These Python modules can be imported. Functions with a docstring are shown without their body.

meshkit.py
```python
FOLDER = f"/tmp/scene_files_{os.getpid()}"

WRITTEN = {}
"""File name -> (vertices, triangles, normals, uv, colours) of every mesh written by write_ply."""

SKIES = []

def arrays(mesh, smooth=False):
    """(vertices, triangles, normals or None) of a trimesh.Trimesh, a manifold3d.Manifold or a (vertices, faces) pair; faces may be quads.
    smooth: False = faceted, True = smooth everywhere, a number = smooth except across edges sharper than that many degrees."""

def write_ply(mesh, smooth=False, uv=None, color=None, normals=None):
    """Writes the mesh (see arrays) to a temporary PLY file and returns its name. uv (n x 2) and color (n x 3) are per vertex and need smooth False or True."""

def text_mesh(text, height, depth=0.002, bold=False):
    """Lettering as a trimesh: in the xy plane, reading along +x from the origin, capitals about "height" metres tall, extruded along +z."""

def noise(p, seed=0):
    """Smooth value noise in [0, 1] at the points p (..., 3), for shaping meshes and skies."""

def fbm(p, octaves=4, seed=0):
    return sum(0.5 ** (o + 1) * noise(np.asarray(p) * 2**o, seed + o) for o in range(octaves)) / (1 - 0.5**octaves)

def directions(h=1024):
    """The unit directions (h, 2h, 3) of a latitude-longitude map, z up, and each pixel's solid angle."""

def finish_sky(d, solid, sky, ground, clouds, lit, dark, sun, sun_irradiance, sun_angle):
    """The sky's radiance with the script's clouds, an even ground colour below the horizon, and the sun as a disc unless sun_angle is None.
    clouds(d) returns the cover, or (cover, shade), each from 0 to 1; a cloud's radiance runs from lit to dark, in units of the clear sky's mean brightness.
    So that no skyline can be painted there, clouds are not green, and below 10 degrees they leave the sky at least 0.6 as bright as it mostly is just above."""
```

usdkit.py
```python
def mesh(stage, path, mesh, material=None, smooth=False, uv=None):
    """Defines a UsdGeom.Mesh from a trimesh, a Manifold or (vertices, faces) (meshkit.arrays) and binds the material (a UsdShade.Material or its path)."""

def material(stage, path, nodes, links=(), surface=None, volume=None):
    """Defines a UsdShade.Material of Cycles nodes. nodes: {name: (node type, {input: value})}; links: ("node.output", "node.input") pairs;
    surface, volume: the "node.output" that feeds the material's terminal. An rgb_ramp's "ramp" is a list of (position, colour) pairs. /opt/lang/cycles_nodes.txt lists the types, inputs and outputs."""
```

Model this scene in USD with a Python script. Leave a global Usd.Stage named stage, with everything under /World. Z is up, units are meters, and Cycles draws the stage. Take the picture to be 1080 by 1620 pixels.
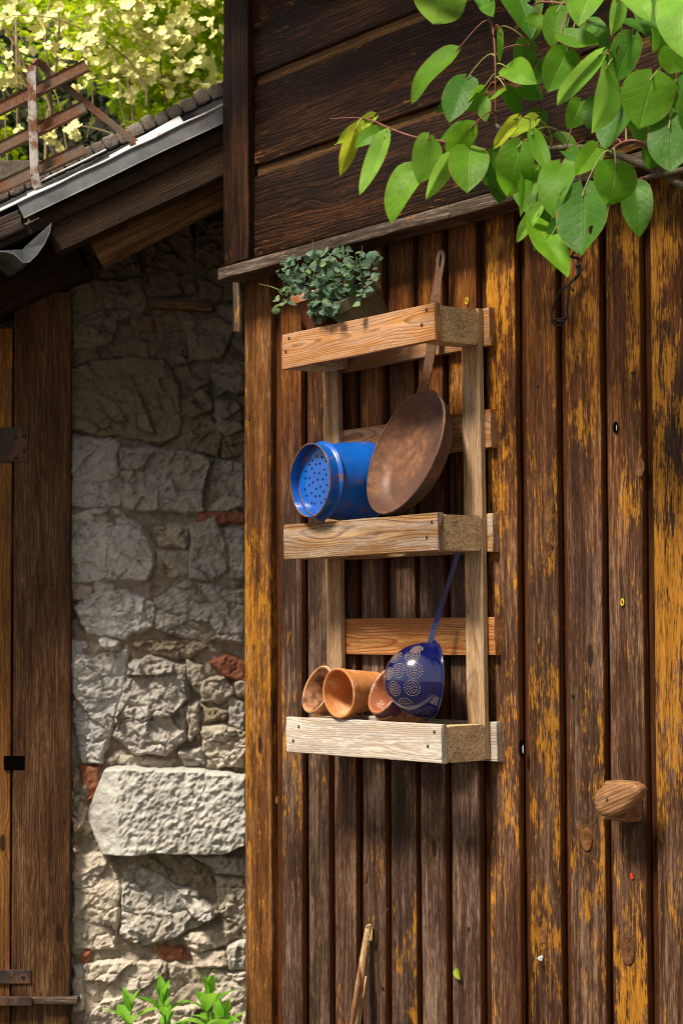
import math, random
import numpy as np
import trimesh, shapely
from shapely.geometry import Polygon, Point
from scipy.spatial import cKDTree
from pxr import Usd, UsdGeom, UsdLux, UsdShade, Sdf, Gf, Vt
import usdkit, meshkit

stage = Usd.Stage.CreateInMemory()
UsdGeom.SetStageUpAxis(stage, "Z")
UsdGeom.SetStageMetersPerUnit(stage, 1.0)
UsdGeom.Xform.Define(stage, "/World")
UsdGeom.Scope.Define(stage, "/World/Looks")

# ------------------------------------------------------------------ camera
YAW, PIT, ROL = math.radians(51.868), math.radians(2.644), math.radians(-0.235)
FPX = 2985.0
CAM = np.array([3.333, -3.074, 1.60])
_f = np.array([-math.sin(YAW) * math.cos(PIT), math.cos(YAW) * math.cos(PIT), math.sin(PIT)])
_r = np.array([math.cos(YAW), math.sin(YAW), 0.0]); _u = np.cross(_r, _f)
FW, RT, UP = _f, math.cos(ROL) * _r + math.sin(ROL) * _u, -math.sin(ROL) * _r + math.cos(ROL) * _u
RH = np.array([math.cos(YAW), math.sin(YAW), 0.0]); FH = np.array([-math.sin(YAW), math.cos(YAW), 0.0]); ZZ = np.array([0, 0, 1.0])
cam = UsdGeom.Camera.Define(stage, "/World/camera")
cam.AddTransformOp().Set(Gf.Matrix4d(*[float(x) for row in (np.append(RT, 0), np.append(UP, 0), np.append(-FW, 0), np.append(CAM, 1)) for x in row]))
cam.CreateHorizontalApertureAttr(24.0); cam.CreateVerticalApertureAttr(36.0)
cam.CreateFocalLengthAttr(FPX / 1080 * 24)
cam.CreateClippingRangeAttr(Gf.Vec2f(0.05, 400))
cam.CreateFStopAttr(6.3); cam.CreateFocusDistanceAttr(4.5)
cam.CreateExposureAttr(2.38)

# ------------------------------------------------------------------ light
SUN_EL, SUN_AZ = math.radians(55), math.atan2(0.02, -1.0)
SUN = np.array([math.cos(SUN_EL) * math.sin(SUN_AZ), math.cos(SUN_EL) * math.cos(SUN_AZ), math.sin(SUN_EL)])
sun = UsdLux.DistantLight.Define(stage, "/World/sun")
sx = np.cross([0, 0, 1.0], SUN); sx /= np.linalg.norm(sx); sy = np.cross(SUN, sx)
sun.AddTransformOp().Set(Gf.Matrix4d(*[float(x) for row in (np.append(sx, 0), np.append(sy, 0), np.append(SUN, 0), (0, 0, 0, 1)) for x in row]))
sun.CreateNormalizeAttr(True); sun.CreateIntensityAttr(0.4); sun.CreateAngleAttr(12.0); sun.CreateColorAttr(Gf.Vec3f(1.0, 0.91, 0.77))
usdkit.material(stage, "/World/Looks/sky_look", {
    "sky": ("sky_texture", {"sky_type": "single_scattering", "sun_disc": False, "sun_elevation": SUN_EL, "sun_rotation": SUN_AZ}),
    "tc": ("texture_coordinate", {}),
    "cl": ("noise_texture", {"scale": 2.2, "detail": 5.0, "roughness": 0.6}),
    "cm": ("map_range", {"from_min": 0.3, "from_max": 0.55, "to_min": 0.55, "to_max": 0.95, "clamp": True}),
    "mx": ("mix", {"color2": (2.8, 2.6, 2.3)}),
    "bg": ("background_shader", {"strength": 0.05})},
    [("tc.generated", "cl.vector"), ("cl.fac", "cm.value"), ("cm.result", "mx.fac"), ("sky.color", "mx.color1"), ("mx.color", "bg.color")], surface="bg.background")
dome = UsdLux.DomeLight.Define(stage, "/World/sky")
UsdShade.MaterialBindingAPI.Apply(dome.GetPrim()).Bind(UsdShade.Material.Get(stage, "/World/Looks/sky_look"))
dome.GetPrim().SetCustomDataByKey("kind", "structure")

# ------------------------------------------------------------------ helpers: view geometry (for reading places off the photograph's perspective)
def ray(px, py): return FW + RT * (px - 540.0) / FPX - UP * (py - 810.0) / FPX
def atY(px, py, Y):
    d = ray(px, py); return CAM + d * (Y - CAM[1]) / d[1]
def atD(px, py, D):                      # on the upright plane at horizontal distance D in front of the camera
    d = ray(px, py); return CAM + d * D / (d @ FH)
def PX(p):
    q = np.asarray(p, float) - CAM; d = q @ FW
    return np.stack([540 + FPX * (q @ RT) / d, 810 - FPX * (q @ UP) / d], -1)
def nz(v):
    v = np.asarray(v, float); return v / max(np.linalg.norm(v), 1e-12)

# ------------------------------------------------------------------ helpers: material graphs
class O(str): pass
class Nd:
    def __init__(s, n): s.__dict__["n"] = n
    def __getattr__(s, k): return O(s.n + "." + k)
class G:
    def __init__(s): s.nodes, s.links = {}, []
    def n(s, kind, **kw):
        name = f"n{len(s.nodes)}"; vals = {}
        for k, v in kw.items():
            if isinstance(v, O): s.links.append((str(v), f"{name}.{k}"))
            else: vals[k] = v
        s.nodes[name] = (kind, vals); return Nd(name)
    def m(s, op, a, b=0.0, c=0.0, clamp=False): return s.n("math", math_type=op, value1=a, value2=b, value3=c, use_clamp=clamp).value
    def mr(s, v, a, b, c=0.0, d=1.0, kind="smoothstep"): return s.n("map_range", range_type=kind, value=v, from_min=a, from_max=b, to_min=c, to_max=d, clamp=True).result
    def sc(s, v, k): return s.n("mapping", vector=v, scale=k).vector
    def noise(s, v, scale=1.0, detail=3.0, rough=0.55, **k): return s.n("noise_texture", vector=v, scale=scale, detail=detail, roughness=rough, **k).fac
    def mix(s, f, a, b, kind="mix"): return s.n("mix", mix_type=kind, fac=f, color1=a, color2=b).color
    def ramp(s, f, stops): return s.n("rgb_ramp", fac=f, ramp=stops).color
    def bump(s, h, dist, strength=1.0): return s.n("bump", height=h, distance=dist, strength=strength).normal
    def out(s, name, surf): return usdkit.material(stage, "/World/Looks/" + name, s.nodes, s.links, surface=str(surf))
    def pos(s): return s.n("geometry").position
    def pc(s): return s.n("attribute", attribute="pc").vector
    def princ(s, **k): return s.n("principled_bsdf", **k).BSDF

LOOKS = {}
def look(name):
    def deco(fn): LOOKS[name] = fn(name); return fn
    return deco

def wood(name, dark, mid, light, ring_col, freq=170.0, ring_amt=0.4, knots=0.45, patch=0.0, patch_col=(.29, .120, .010), shelter=None, side=None, grey=0.0, rough=0.62, bump=0.0012, warp=1.6, spec=0.14, fibre=1.0, worn=0.0, knot_scale=1.0, bent=(), vary=.22):
    g = G(); p = g.pc(); s = g.n("separate_xyz", vector=p)
    low = g.m("subtract", g.noise(g.sc(p, (1.6, 9, 9)), detail=2.0), .5)
    vk = g.n("voronoi_texture", vector=g.sc(p, (3.4 * knot_scale, 0.0, 9.5 * knot_scale)), feature="f1", scale=1.0)
    en = g.m("less_than", g.n("separate_xyz", vector=vk.color).x, knots)
    kd = g.m("add", vk.distance, g.m("multiply", g.m("subtract", 1.0, en), 9.0))
    kb = g.mr(kd, .42, 0.0); core = g.mr(kd, .105, .075)
    yy = g.m("multiply_add", low, .05, s.y)
    r = g.m("sqrt", g.m("add", g.m("multiply", yy, yy), g.m("multiply", s.z, s.z)))
    rv = g.m("add", g.m("multiply_add", r, freq, g.m("multiply", low, warp)), g.m("multiply", kb, 2.6))
    if bent:
        wp = g.pos()
        for kx, kz, kr in bent:
            dv = g.n("vector_math", math_type="length", vector1=g.n("mapping", vector=g.sc(wp, (1 / kr, 0, .62 / kr)), location=(-kx / kr, 0, -kz * .62 / kr)).vector).value
            kk = g.mr(dv, 2.3, .35)
            kb = g.m("maximum", kb, kk); rv = g.m("add", rv, g.m("multiply", kk, 2.4))
    fr = g.m("fraction", rv)
    ring = g.n("separate_xyz", vector=g.ramp(fr, [(0, (0, 0, 0)), (.5, (.12,) * 3), (.85, (1,) * 3), (.93, (.9,) * 3), (1, (0, 0, 0))])).x
    f1 = g.noise(g.sc(p, (34, 400, 400)), detail=4.0, rough=.65)
    f2 = g.noise(g.sc(p, (5.0, 95, 95)), detail=6.0, rough=.66)
    big = g.noise(g.sc(p, (2.0, 13, 13)), detail=3.0)
    t = g.m("add", g.m("multiply", f1, .38 * fibre), g.m("add", g.m("multiply", f2, .42), g.m("multiply", big, .3)))
    c = g.ramp(t, [(.44, dark), (.55, mid), (.67, light)])
    if shelter is not None:              # where the eaves kept rain and sun off, the brown stain has lasted; below it is bleached grey
        z0, z1, cols = shelter
        wz = g.n("separate_xyz", vector=g.pos()).z
        ms = g.mr(g.m("add", wz, g.m("multiply", g.m("subtract", big, .5), 1.1)), z0, z1)
        c = g.mix(ms, c, g.ramp(t, [(.44, cols[0]), (.55, cols[1]), (.67, cols[2])]))
    c = g.mix(g.m("multiply", ring, ring_amt), c, ring_col)
    h = g.m("add", g.m("multiply", f1, .55), g.m("add", g.m("multiply", f2, .9), g.m("multiply", ring, .55)))
    if grey > 0:
        gm = g.m("multiply", g.mr(g.noise(g.sc(p, (4, 40, 40)), detail=5.0, rough=.65), .38, .62), grey)
        c = g.mix(gm, c, g.ramp(f1, [(.3, (.16, .14, .125)), (.5, (.36, .33, .30)), (.7, (.52, .49, .45))]))
    if patch > 0:
        pn = g.noise(g.sc(p, (10, 24, 24)), detail=9.0, rough=.72)
        gate = g.noise(g.sc(p, (.9, 3.5, 3.5)), detail=2.0)
        pm = g.m("add", g.m("add", pn, g.m("multiply", g.m("subtract", gate, .5), .95)), g.m("add", g.m("multiply", g.m("subtract", f1, .5), .55), g.m("multiply", g.m("subtract", f2, .5), .28)))
        pm = g.m("multiply", g.mr(pm, .685 - .1 * patch, .785 - .1 * patch), .9)
        c = g.mix(pm, c, g.ramp(g.m("add", g.m("multiply", f1, .6), g.m("multiply", f2, .4)), [(.38, tuple(x * .30 for x in patch_col)), (.5, patch_col), (.64, tuple(min(1, x * 1.55) for x in patch_col))]))
        h = g.m("subtract", h, g.m("multiply", pm, .25))
    if side is not None:                 # sawn edges in the grooves keep their red-brown stain
        nx = g.m("absolute", g.n("separate_xyz", vector=g.n("geometry").true_normal).x)
        c = g.mix(g.mr(nx, .75, .95, 0, .85), c, g.mix(f2, tuple(x * .5 for x in side), tuple(x * 1.5 for x in side)))
    if worn > 0:                         # pale rubbed and splintered spots
        wn = g.noise(g.sc(p, (14, 150, 150)), detail=4.0, rough=.6)
        wm = g.m("multiply", g.mr(g.m("add", wn, g.m("multiply", g.m("subtract", big, .5), .5)), .66, .74), worn)
        c = g.mix(wm, c, (.42, .30, .21))
    vr = g.mr(g.n("object_info").random, 0.0, 1.0, 1 - vary, 1 + vary, "linear")
    c = g.n("vector_math", math_type="scale", vector1=c, scale=vr).vector
    if bent: c = g.mix(g.m("multiply", g.m("multiply", kb, ring), .28), c, (.23, .105, .022))
    c = g.mix(core, c, tuple(x * .9 for x in ring_col))
    cr = g.mr(g.noise(g.sc(p, (1.8, 60, 60)), detail=1.0), .24, .20)
    c = g.mix(g.m("multiply", cr, .8), c, (.012, .008, .006))
    h = g.m("subtract", h, g.m("multiply", cr, 1.6))
    rg = g.mr(f2, .3, .7, rough - .1, rough + .12, "linear")
    return g.out(name, g.princ(base_color=c, roughness=rg, specular_ior_level=spec, normal=g.bump(h, bump)))

KN = [(928, 1328, .017, .026), (993, 1505, .019, .030), (859, 1481, .012, .017), (1012, 740, .013, .020), (868, 868, .011, .018), (438, 1266, .006, .01), (578, 1387, .006, .014), (393, 658, .004, .011)]
BENT = [(atY(a, b, 0)[0], atY(a, b, 0)[2], r * 1.25) for a, b, r, _ in KN[:5]]
SHEL = ((.017, .0044, .0009), (.088, .0255, .0036), (.27, .098, .0145))
for i, (d, m_, l, pa) in enumerate((((.013, .0055, .0030), (.060, .0275, .0150), (.235, .142, .095), .85), ((.012, .0056, .0034), (.054, .0270, .0165), (.215, .138, .098), .04), ((.015, .0060, .0028), (.064, .0280, .0138), (.22, .128, .078), 1.3))):
    LOOKS[f"board{i}"] = wood(f"weathered_board_{'abc'[i]}", d, m_, l, (.022, .012, .008), ring_amt=.35, knots=.12, patch=pa, shelter=(1.55, 2.35, SHEL), side=(.085, .026, .006), bent=BENT, worn=.35, rough=.55, freq=130)
LOOKS["corner"] = wood("corner_board_look", (.026, .0085, .0025), (.10, .037, .009), (.27, .125, .042), (.03, .012, .005), ring_amt=.4, knots=.2, patch=1.25, worn=.6, rough=.5)
LOOKS["groove"] = wood("groove_board_look", (.020, .0062, .0018), (.052, .0155, .0036), (.10, .030, .007), (.02, .007, .003), ring_amt=.3, knots=.1, rough=.6)
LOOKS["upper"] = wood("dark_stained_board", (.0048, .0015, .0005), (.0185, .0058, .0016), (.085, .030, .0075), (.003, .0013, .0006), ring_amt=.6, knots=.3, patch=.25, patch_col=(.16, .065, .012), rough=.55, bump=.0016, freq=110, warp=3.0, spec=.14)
LOOKS["cove"] = wood("board_cove_look", (.03, .013, .004), (.085, .040, .012), (.15, .075, .024), (.03, .012, .005), ring_amt=.3, knots=.1, rough=.55)
LOOKS["trim"] = wood("grey_trim_look", (.018, .011, .008), (.055, .036, .026), (.17, .125, .098), (.03, .02, .015), ring_amt=.25, knots=.1, patch=.1, rough=.7)
LOOKS["pine0"] = wood("honey_pine", (.30, .13, .040), (.44, .205, .070), (.58, .31, .12), (.15, .050, .012), freq=230, ring_amt=.85, knots=.32, warp=3.5, grey=.22, rough=.6, bump=.0006, fibre=.6)
LOOKS["pine1"] = wood("scorched_pine", (.22, .115, .048), (.42, .25, .115), (.60, .42, .23), (.09, .030, .010), freq=210, ring_amt=.85, knots=.75, warp=3.5, grey=.4, rough=.65, bump=.0007, fibre=.6)
LOOKS["pine2"] = wood("bleached_pine", (.30, .25, .20), (.53, .46, .38), (.70, .63, .55), (.24, .15, .09), freq=220, ring_amt=.62, knots=.4, grey=.55, rough=.7, bump=.0007, fibre=.7)
LOOKS["pine3"] = wood("back_board_pine", (.24, .10, .03), (.48, .25, .095), (.62, .38, .17), (.20, .05, .010), freq=210, ring_amt=.9, knots=.3, rough=.6, bump=.0006, warp=3.0, fibre=.5)
LOOKS["post"] = wood("post_pine", (.20, .105, .042), (.43, .265, .125), (.62, .44, .25), (.20, .08, .025), freq=230, ring_amt=.65, knots=.2, grey=.25, worn=.3, rough=.65, bump=.0009)
LOOKS["pine_end"] = wood("pine_board_end", (.10, .07, .045), (.20, .15, .10), (.30, .23, .16), (.10, .06, .04), freq=400, ring_amt=.4, knots=0, rough=.75)
LOOKS["door0"] = wood("old_door_plank", (.026, .0100, .0036), (.098, .043, .0155), (.23, .125, .058), (.020, .008, .003), freq=150, ring_amt=.6, knots=.14, patch=0, worn=.35, rough=.6, warp=2.5)
LOOKS["door1"] = wood("orange_door_plank", (.05, .018, .005), (.15, .060, .014), (.26, .12, .03), (.04, .014, .004), freq=120, ring_amt=.5, knots=.1, patch=.8, rough=.6)
LOOKS["beam"] = wood("roof_beam_look", (.012, .006, .003), (.030, .0165, .008), (.058, .034, .018), (.008, .005, .003), ring_amt=.4, knots=.3, rough=.75)
LOOKS["log"] = wood("purlin_look", (.05, .026, .010), (.12, .066, .026), (.22, .13, .055), (.03, .014, .006), ring_amt=.5, knots=.4, rough=.7, warp=4)
LOOKS["peg"] = wood("turn_button_look", (.10, .045, .018), (.22, .11, .050), (.36, .20, .10), (.10, .04, .015), freq=120, ring_amt=.4, knots=0, rough=.55)
LOOKS["stickw"] = wood("peeled_stick_look", (.20, .10, .04), (.42, .27, .13), (.62, .48, .30), (.22, .10, .04), freq=250, ring_amt=.3, knots=0, rough=.6)
LOOKS["knot"] = wood("knot_look", (.06, .022, .008), (.16, .065, .022), (.28, .14, .06), (.04, .015, .006), freq=700, ring_amt=.7, knots=0, rough=.55)

def simple(name, col, rough=.6, var=.25, scale=30.0, metallic=0.0, spec=.5, bump=0.0, bscale=200.0, coat=0.0, rust=0.0, rust_scale=18.0, rust_at=.56, col2=None, bloom=0.0):
    g = G(); p = g.pos()
    n = g.noise(p, scale, 5.0, .6)
    lo = tuple(x * (1 - var) for x in col); hi = tuple(min(1, x * (1 + var)) for x in (col2 or col))
    c = g.ramp(n, [(.3, lo), (.5, tuple((a + b) / 2 for a, b in zip(lo, hi))), (.7, hi)])
    k = dict(roughness=rough, metallic=metallic, specular_ior_level=spec)
    h = g.noise(p, bscale, 4.0, .6)
    if coat: k.update(coat_weight=coat, coat_roughness=.06)
    if rust:
        rn = g.noise(p, rust_scale, 7.0, .65)
        rm = g.m("multiply", g.mr(rn, rust_at - .02, rust_at + .11), rust)
        c = g.mix(rm, c, g.ramp(h, [(.3, (.055, .018, .007)), (.5, (.15, .055, .018)), (.7, (.27, .12, .045))]))
        k["roughness"] = g.mr(rm, 0, 1, rough, .85, "linear")
        if metallic: k["metallic"] = g.mr(rm, 0, 1, metallic, 0.0, "linear")
        if coat: k["coat_weight"] = g.mr(rm, 0, 1, coat, 0.0, "linear")
    if bloom:
        c = g.mix(g.m("multiply", g.mr(g.m("add", g.noise(p, 20, 6.0, .65), g.m("multiply", g.m("subtract", h, .5), .3)), .52, .64), bloom), c, (.62, .52, .42))
        c = g.mix(g.mr(g.noise(p, 27, 5.0, .65), .58, .70, 0, .55), c, tuple(x * .28 for x in col))
    if bump: k["normal"] = g.bump(h, bump)
    LOOKS[name] = g.out(name, g.princ(base_color=c, **k)); return LOOKS[name]

simple("rusty_steel", (.085, .045, .030), .58, .35, 14, .25, .5, .0008, 260, rust=.8, rust_scale=9, rust_at=.46)
simple("pan_iron", (.098, .046, .028), .52, .42, 7, .3, .4, .0003, 45, rust=.6, rust_scale=6, rust_at=.47)
simple("pan_outside", (.050, .030, .022), .6, .35, 14, .3, .5, .0010, 320, rust=.6, rust_scale=12, rust_at=.48)
simple("blue_enamel", (.003, .078, .37), .32, .22, 9, 0, .4, .0003, 90, .35, rust=.95, rust_scale=26, rust_at=.60)
simple("chipped_rim", (.035, .04, .10), .5, .3, 30, 0, .5, .0010, 300, rust=1.0, rust_scale=16, rust_at=.42)
simple("cobalt_enamel", (.003, .005, .062), .14, .15, 10, 0, .5, 0, 200, .8, rust=.7, rust_scale=40, rust_at=.68)
simple("hole_rim", (.36, .25, .15), .6, .5, 160)
simple("dark_hole", (.002, .0015, .0015), 1.0, .2, spec=0.0)
simple("terracotta_orange", (.46, .175, .050), .75, .2, 25, 0, .2, .0005, 300, bloom=.3)
simple("terracotta_pale", (.44, .20, .088), .8, .25, 30, 0, .2, .0006, 260, bloom=.55)
simple("terracotta_red", (.34, .115, .046), .8, .28, 22, 0, .2, .0006, 260, bloom=.6)
simple("terracotta_brown", (.12, .034, .011), .7, .2, 22, 0, .3, .0006, 260)
simple("purple_stain", (.065, .016, .034), .55, .3, 25, 0, .4, .0004, 260)
simple("olive_pot", (.115, .098, .055), .7, .2, 30, 0, .3, .0005, 300)
simple("soil", (.03, .02, .013), .95, .4, 60, 0, .2, .003, 150)
simple("zinc", (.095, .10, .104), .6, .5, 9, .3, .5, .0006, 60, rust=.8, rust_scale=11, rust_at=.62)
simple("white_sheet", (.62, .62, .60), .5, .12, 10, 0, .5, .0006, 60, rust=.95, rust_scale=13, rust_at=.56)
simple("guard_paint", (.42, .38, .35), .55, .25, 25, .1, .5, .0010, 200, rust=1.0, rust_scale=16, rust_at=.48)
simple("guard_rust", (.13, .085, .055), .65, .4, 20, .2, .5, .0012, 200, rust=.9, rust_scale=14, rust_at=.45)
simple("roof_tile", (.19, .155, .13), .9, .35, 40, 0, .3, .004, 130)
simple("slate_dark", (.045, .042, .042), .8, .3, 12, 0, .3, .002, 60)
simple("iron_strap", (.040, .024, .019), .65, .35, 25, .4, .5, .0010, 200, rust=.5, rust_scale=15, rust_at=.5)
simple("black_wire", (.022, .020, .021), .45, .3, 100, .6, .5, .0004, 600)
simple("nail_iron", (.018, .013, .011), .7, .3, 100, .3)
simple("bark", (.085, .062, .042), .85, .4, 60, 0, .3, .003, 160)
simple("red_twig", (.15, .045, .028), .6, .3, 60, 0, .4)
simple("petiole", (.19, .20, .05), .5, .3, 40, 0, .4)
simple("dry_stem", (.26, .19, .095), .8, .35, 20, 0, .3)
simple("green_stem", (.10, .17, .04), .6, .25, 30, 0, .4)
simple("blossom", (.86, .82, .32), .6, .12, 20, 0, .3)
simple("bark_strip", (.16, .055, .022), .7, .4, 60, 0, .3, .0015, 200)
simple("pale_blue", (.45, .55, .62), .4, .1)
simple("red_paint", (.6, .02, .015), .5, .1)
simple("yellow_paint", (.62, .42, .015), .5, .1)
simple("earth", (.070, .052, .034), .95, .4, 3.5, 0, .2, .02, 20)
simple("hill_earth", (.014, .014, .007), .95, .5, 2.0, 0, .2, .03, 8)
simple("cobweb", (.6, .6, .58), .9, .1)

@look("particle_block")
def _(name):
    g = G(); p = g.pos()
    v = g.n("voronoi_texture", vector=g.sc(p, (260, 260, 330)), scale=1.0)
    n = g.noise(p, 22, 4.0)
    t = g.m("add", g.m("multiply", g.n("separate_xyz", vector=v.color).x, .6), g.m("multiply", n, .5))
    c = g.ramp(t, [(.15, (.22, .14, .062)), (.45, (.46, .31, .15)), (.7, (.60, .43, .25)), (.95, (.75, .60, .40))])
    return g.out(name, g.princ(base_color=c, roughness=.9, specular_ior_level=.2, normal=g.bump(g.m("add", t, g.noise(p, 300, 3.0)), .0025)))

def stone_look(name, tint, dark=.55, yellow=.25):
    g = G(); p = g.pos()
    a = g.noise(p, 5.0, 6.0, .62); b = g.noise(p, 46.0, 6.0, .65); f = g.noise(p, 260.0, 4.0, .6)
    t = g.m("add", g.m("multiply", a, .5), g.m("add", g.m("multiply", b, .35), g.m("multiply", f, .2)))
    c = g.ramp(t, [(.36, tuple(x * dark for x in tint)), (.52, tint), (.68, tuple(min(.8, x * 1.32) for x in tint))])
    y = g.mr(g.noise(p, 9.0, 5.0, .6), .53, .66, 0, yellow)
    c = g.mix(y, c, (.26, .17, .075))
    # roof shade painted into the colour towards the wall top, with some brownish stain
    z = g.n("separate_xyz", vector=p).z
    shade_stain = g.mr(g.m("add", z, g.m("multiply", g.m("subtract", a, .5), .7)), 1.65, 2.35, 0, .80)
    c = g.mix(shade_stain, c, g.mix(b, (.050, .040, .028), (.125, .100, .068)))
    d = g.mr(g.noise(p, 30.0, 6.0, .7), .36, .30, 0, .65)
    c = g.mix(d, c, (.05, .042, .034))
    h = g.m("add", g.m("multiply", b, 1.0), g.m("multiply", f, .35))
    return g.out(name, g.princ(base_color=c, roughness=.9, specular_ior_level=.25, normal=g.bump(h, .007)))
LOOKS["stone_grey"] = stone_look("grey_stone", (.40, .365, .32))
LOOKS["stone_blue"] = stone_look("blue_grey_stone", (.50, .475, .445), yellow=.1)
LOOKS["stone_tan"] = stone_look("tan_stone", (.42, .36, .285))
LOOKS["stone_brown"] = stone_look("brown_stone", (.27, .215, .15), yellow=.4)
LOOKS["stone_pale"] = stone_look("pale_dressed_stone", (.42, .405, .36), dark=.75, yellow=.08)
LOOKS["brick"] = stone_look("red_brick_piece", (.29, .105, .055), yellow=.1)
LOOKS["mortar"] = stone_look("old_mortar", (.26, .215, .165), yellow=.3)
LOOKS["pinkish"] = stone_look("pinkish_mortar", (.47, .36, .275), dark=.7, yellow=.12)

def leaf_look(name, a, b, vein, trans=.48, rough=.5, spots=.35, side=28.0):
    g = G(); p = g.pc(); s = g.n("separate_xyz", vector=p); q = g.pos()
    n = g.noise(q, 26, 4.0)
    col = g.mix(g.m("fraction", g.m("multiply", s.z, 7.31)), a, b)
    col = g.mix(g.mr(n, .35, .65, 0, .45), col, tuple(x * .62 for x in a))
    ab = g.m("absolute", s.y)
    mid = g.mr(ab, .06, .02)
    sv = g.m("pingpong", g.m("multiply", g.m("subtract", s.x, g.m("multiply", ab, .32)), 7.0), .5)
    sv = g.m("multiply", g.mr(sv, .06, .0), .4)
    v = g.m("maximum", mid, sv)
    c = g.mix(g.m("multiply", v, .22), col, vein)
    if spots: c = g.mix(g.mr(g.noise(q, 48, 5.0, .65), .60, .70, 0, spots), c, (.20, .17, .03))
    if spots: c = g.mix(g.m("multiply", g.mr(g.m("add", ab, g.m("multiply", g.noise(q, 40, 3.0), .5)), 1.16, 1.30), .7), c, (.22, .13, .03))
    nb = g.bump(g.m("add", g.m("multiply", v, -.5), g.m("multiply", g.noise(q, 70, 3.0), .9)), .0016)
    pr = g.princ(base_color=c, roughness=rough, specular_ior_level=.2, normal=nb)
    tr = g.n("translucent_bsdf", color=g.mix(.45, c, tuple(min(1, x * 2.6) for x in b))).BSDF
    LOOKS[name] = g.out(name, g.n("mix_closure", fac=trans, closure1=pr, closure2=tr).closure)
leaf_look("leaf_green", (.090, .235, .010), (.165, .360, .018), (.30, .44, .10))
leaf_look("leaf_dark", (.040, .135, .007), (.072, .200, .010), (.14, .28, .06), trans=.35)
leaf_look("leaf_light", (.150, .370, .030), (.240, .470, .055), (.45, .58, .20), trans=.45)
leaf_look("leaf_yellow", (.26, .40, .020), (.42, .46, .030), (.55, .55, .15), trans=.45, spots=.8)
leaf_look("leaf_sage", (.060, .120, .075), (.120, .195, .125), (.19, .27, .18), trans=.2, rough=.5)
leaf_look("leaf_sage_light", (.15, .24, .10), (.21, .30, .14), (.30, .38, .2), trans=.3, rough=.5)
leaf_look("leaf_herb", (.12, .34, .020), (.20, .46, .035), (.35, .55, .12), trans=.4)
leaf_look("leaf_bush", (.19, .41, .006), (.44, .58, .010), (.3, .4, .1), trans=.45)
leaf_look("leaf_back", (.010, .026, .005), (.022, .042, .007), (.1, .15, .05), trans=.3)

# ------------------------------------------------------------------ helpers: objects
USED = {}
def numbered(parent, name):
    k = USED.get((parent, name), 0); USED[(parent, name)] = k + 1
    return f"{parent}/{name}" if k == 0 else f"{parent}/{name}_{k:03d}"

def tag(prim, label=None, cat=None, group=None, kind=None):
    for k, v in (("label", label), ("category", cat), ("group", group), ("kind", kind)):
        if v: prim.SetCustomDataByKey(k, v)

def emit(path, mesh, mat, smooth=False, pc=None, base=(0, 0, 0)):
    v, f, n = meshkit.arrays(mesh, smooth)
    m = usdkit.mesh(stage, path, (v - np.asarray(base), f), LOOKS[mat])
    if n is not None:
        m.CreateNormalsAttr(Vt.Vec3fArray.FromNumpy(n.astype(np.float32))); m.SetNormalsInterpolation("vertex")
    if pc is not None:
        a = pc(v) if callable(pc) else pc
        UsdGeom.PrimvarsAPI(m).CreatePrimvar("pc", Sdf.ValueTypeNames.Float3Array, "vertex").Set(Vt.Vec3fArray.FromNumpy(np.asarray(a, np.float32)))
    m.CreateDoubleSidedAttr(True)
    return m

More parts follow.
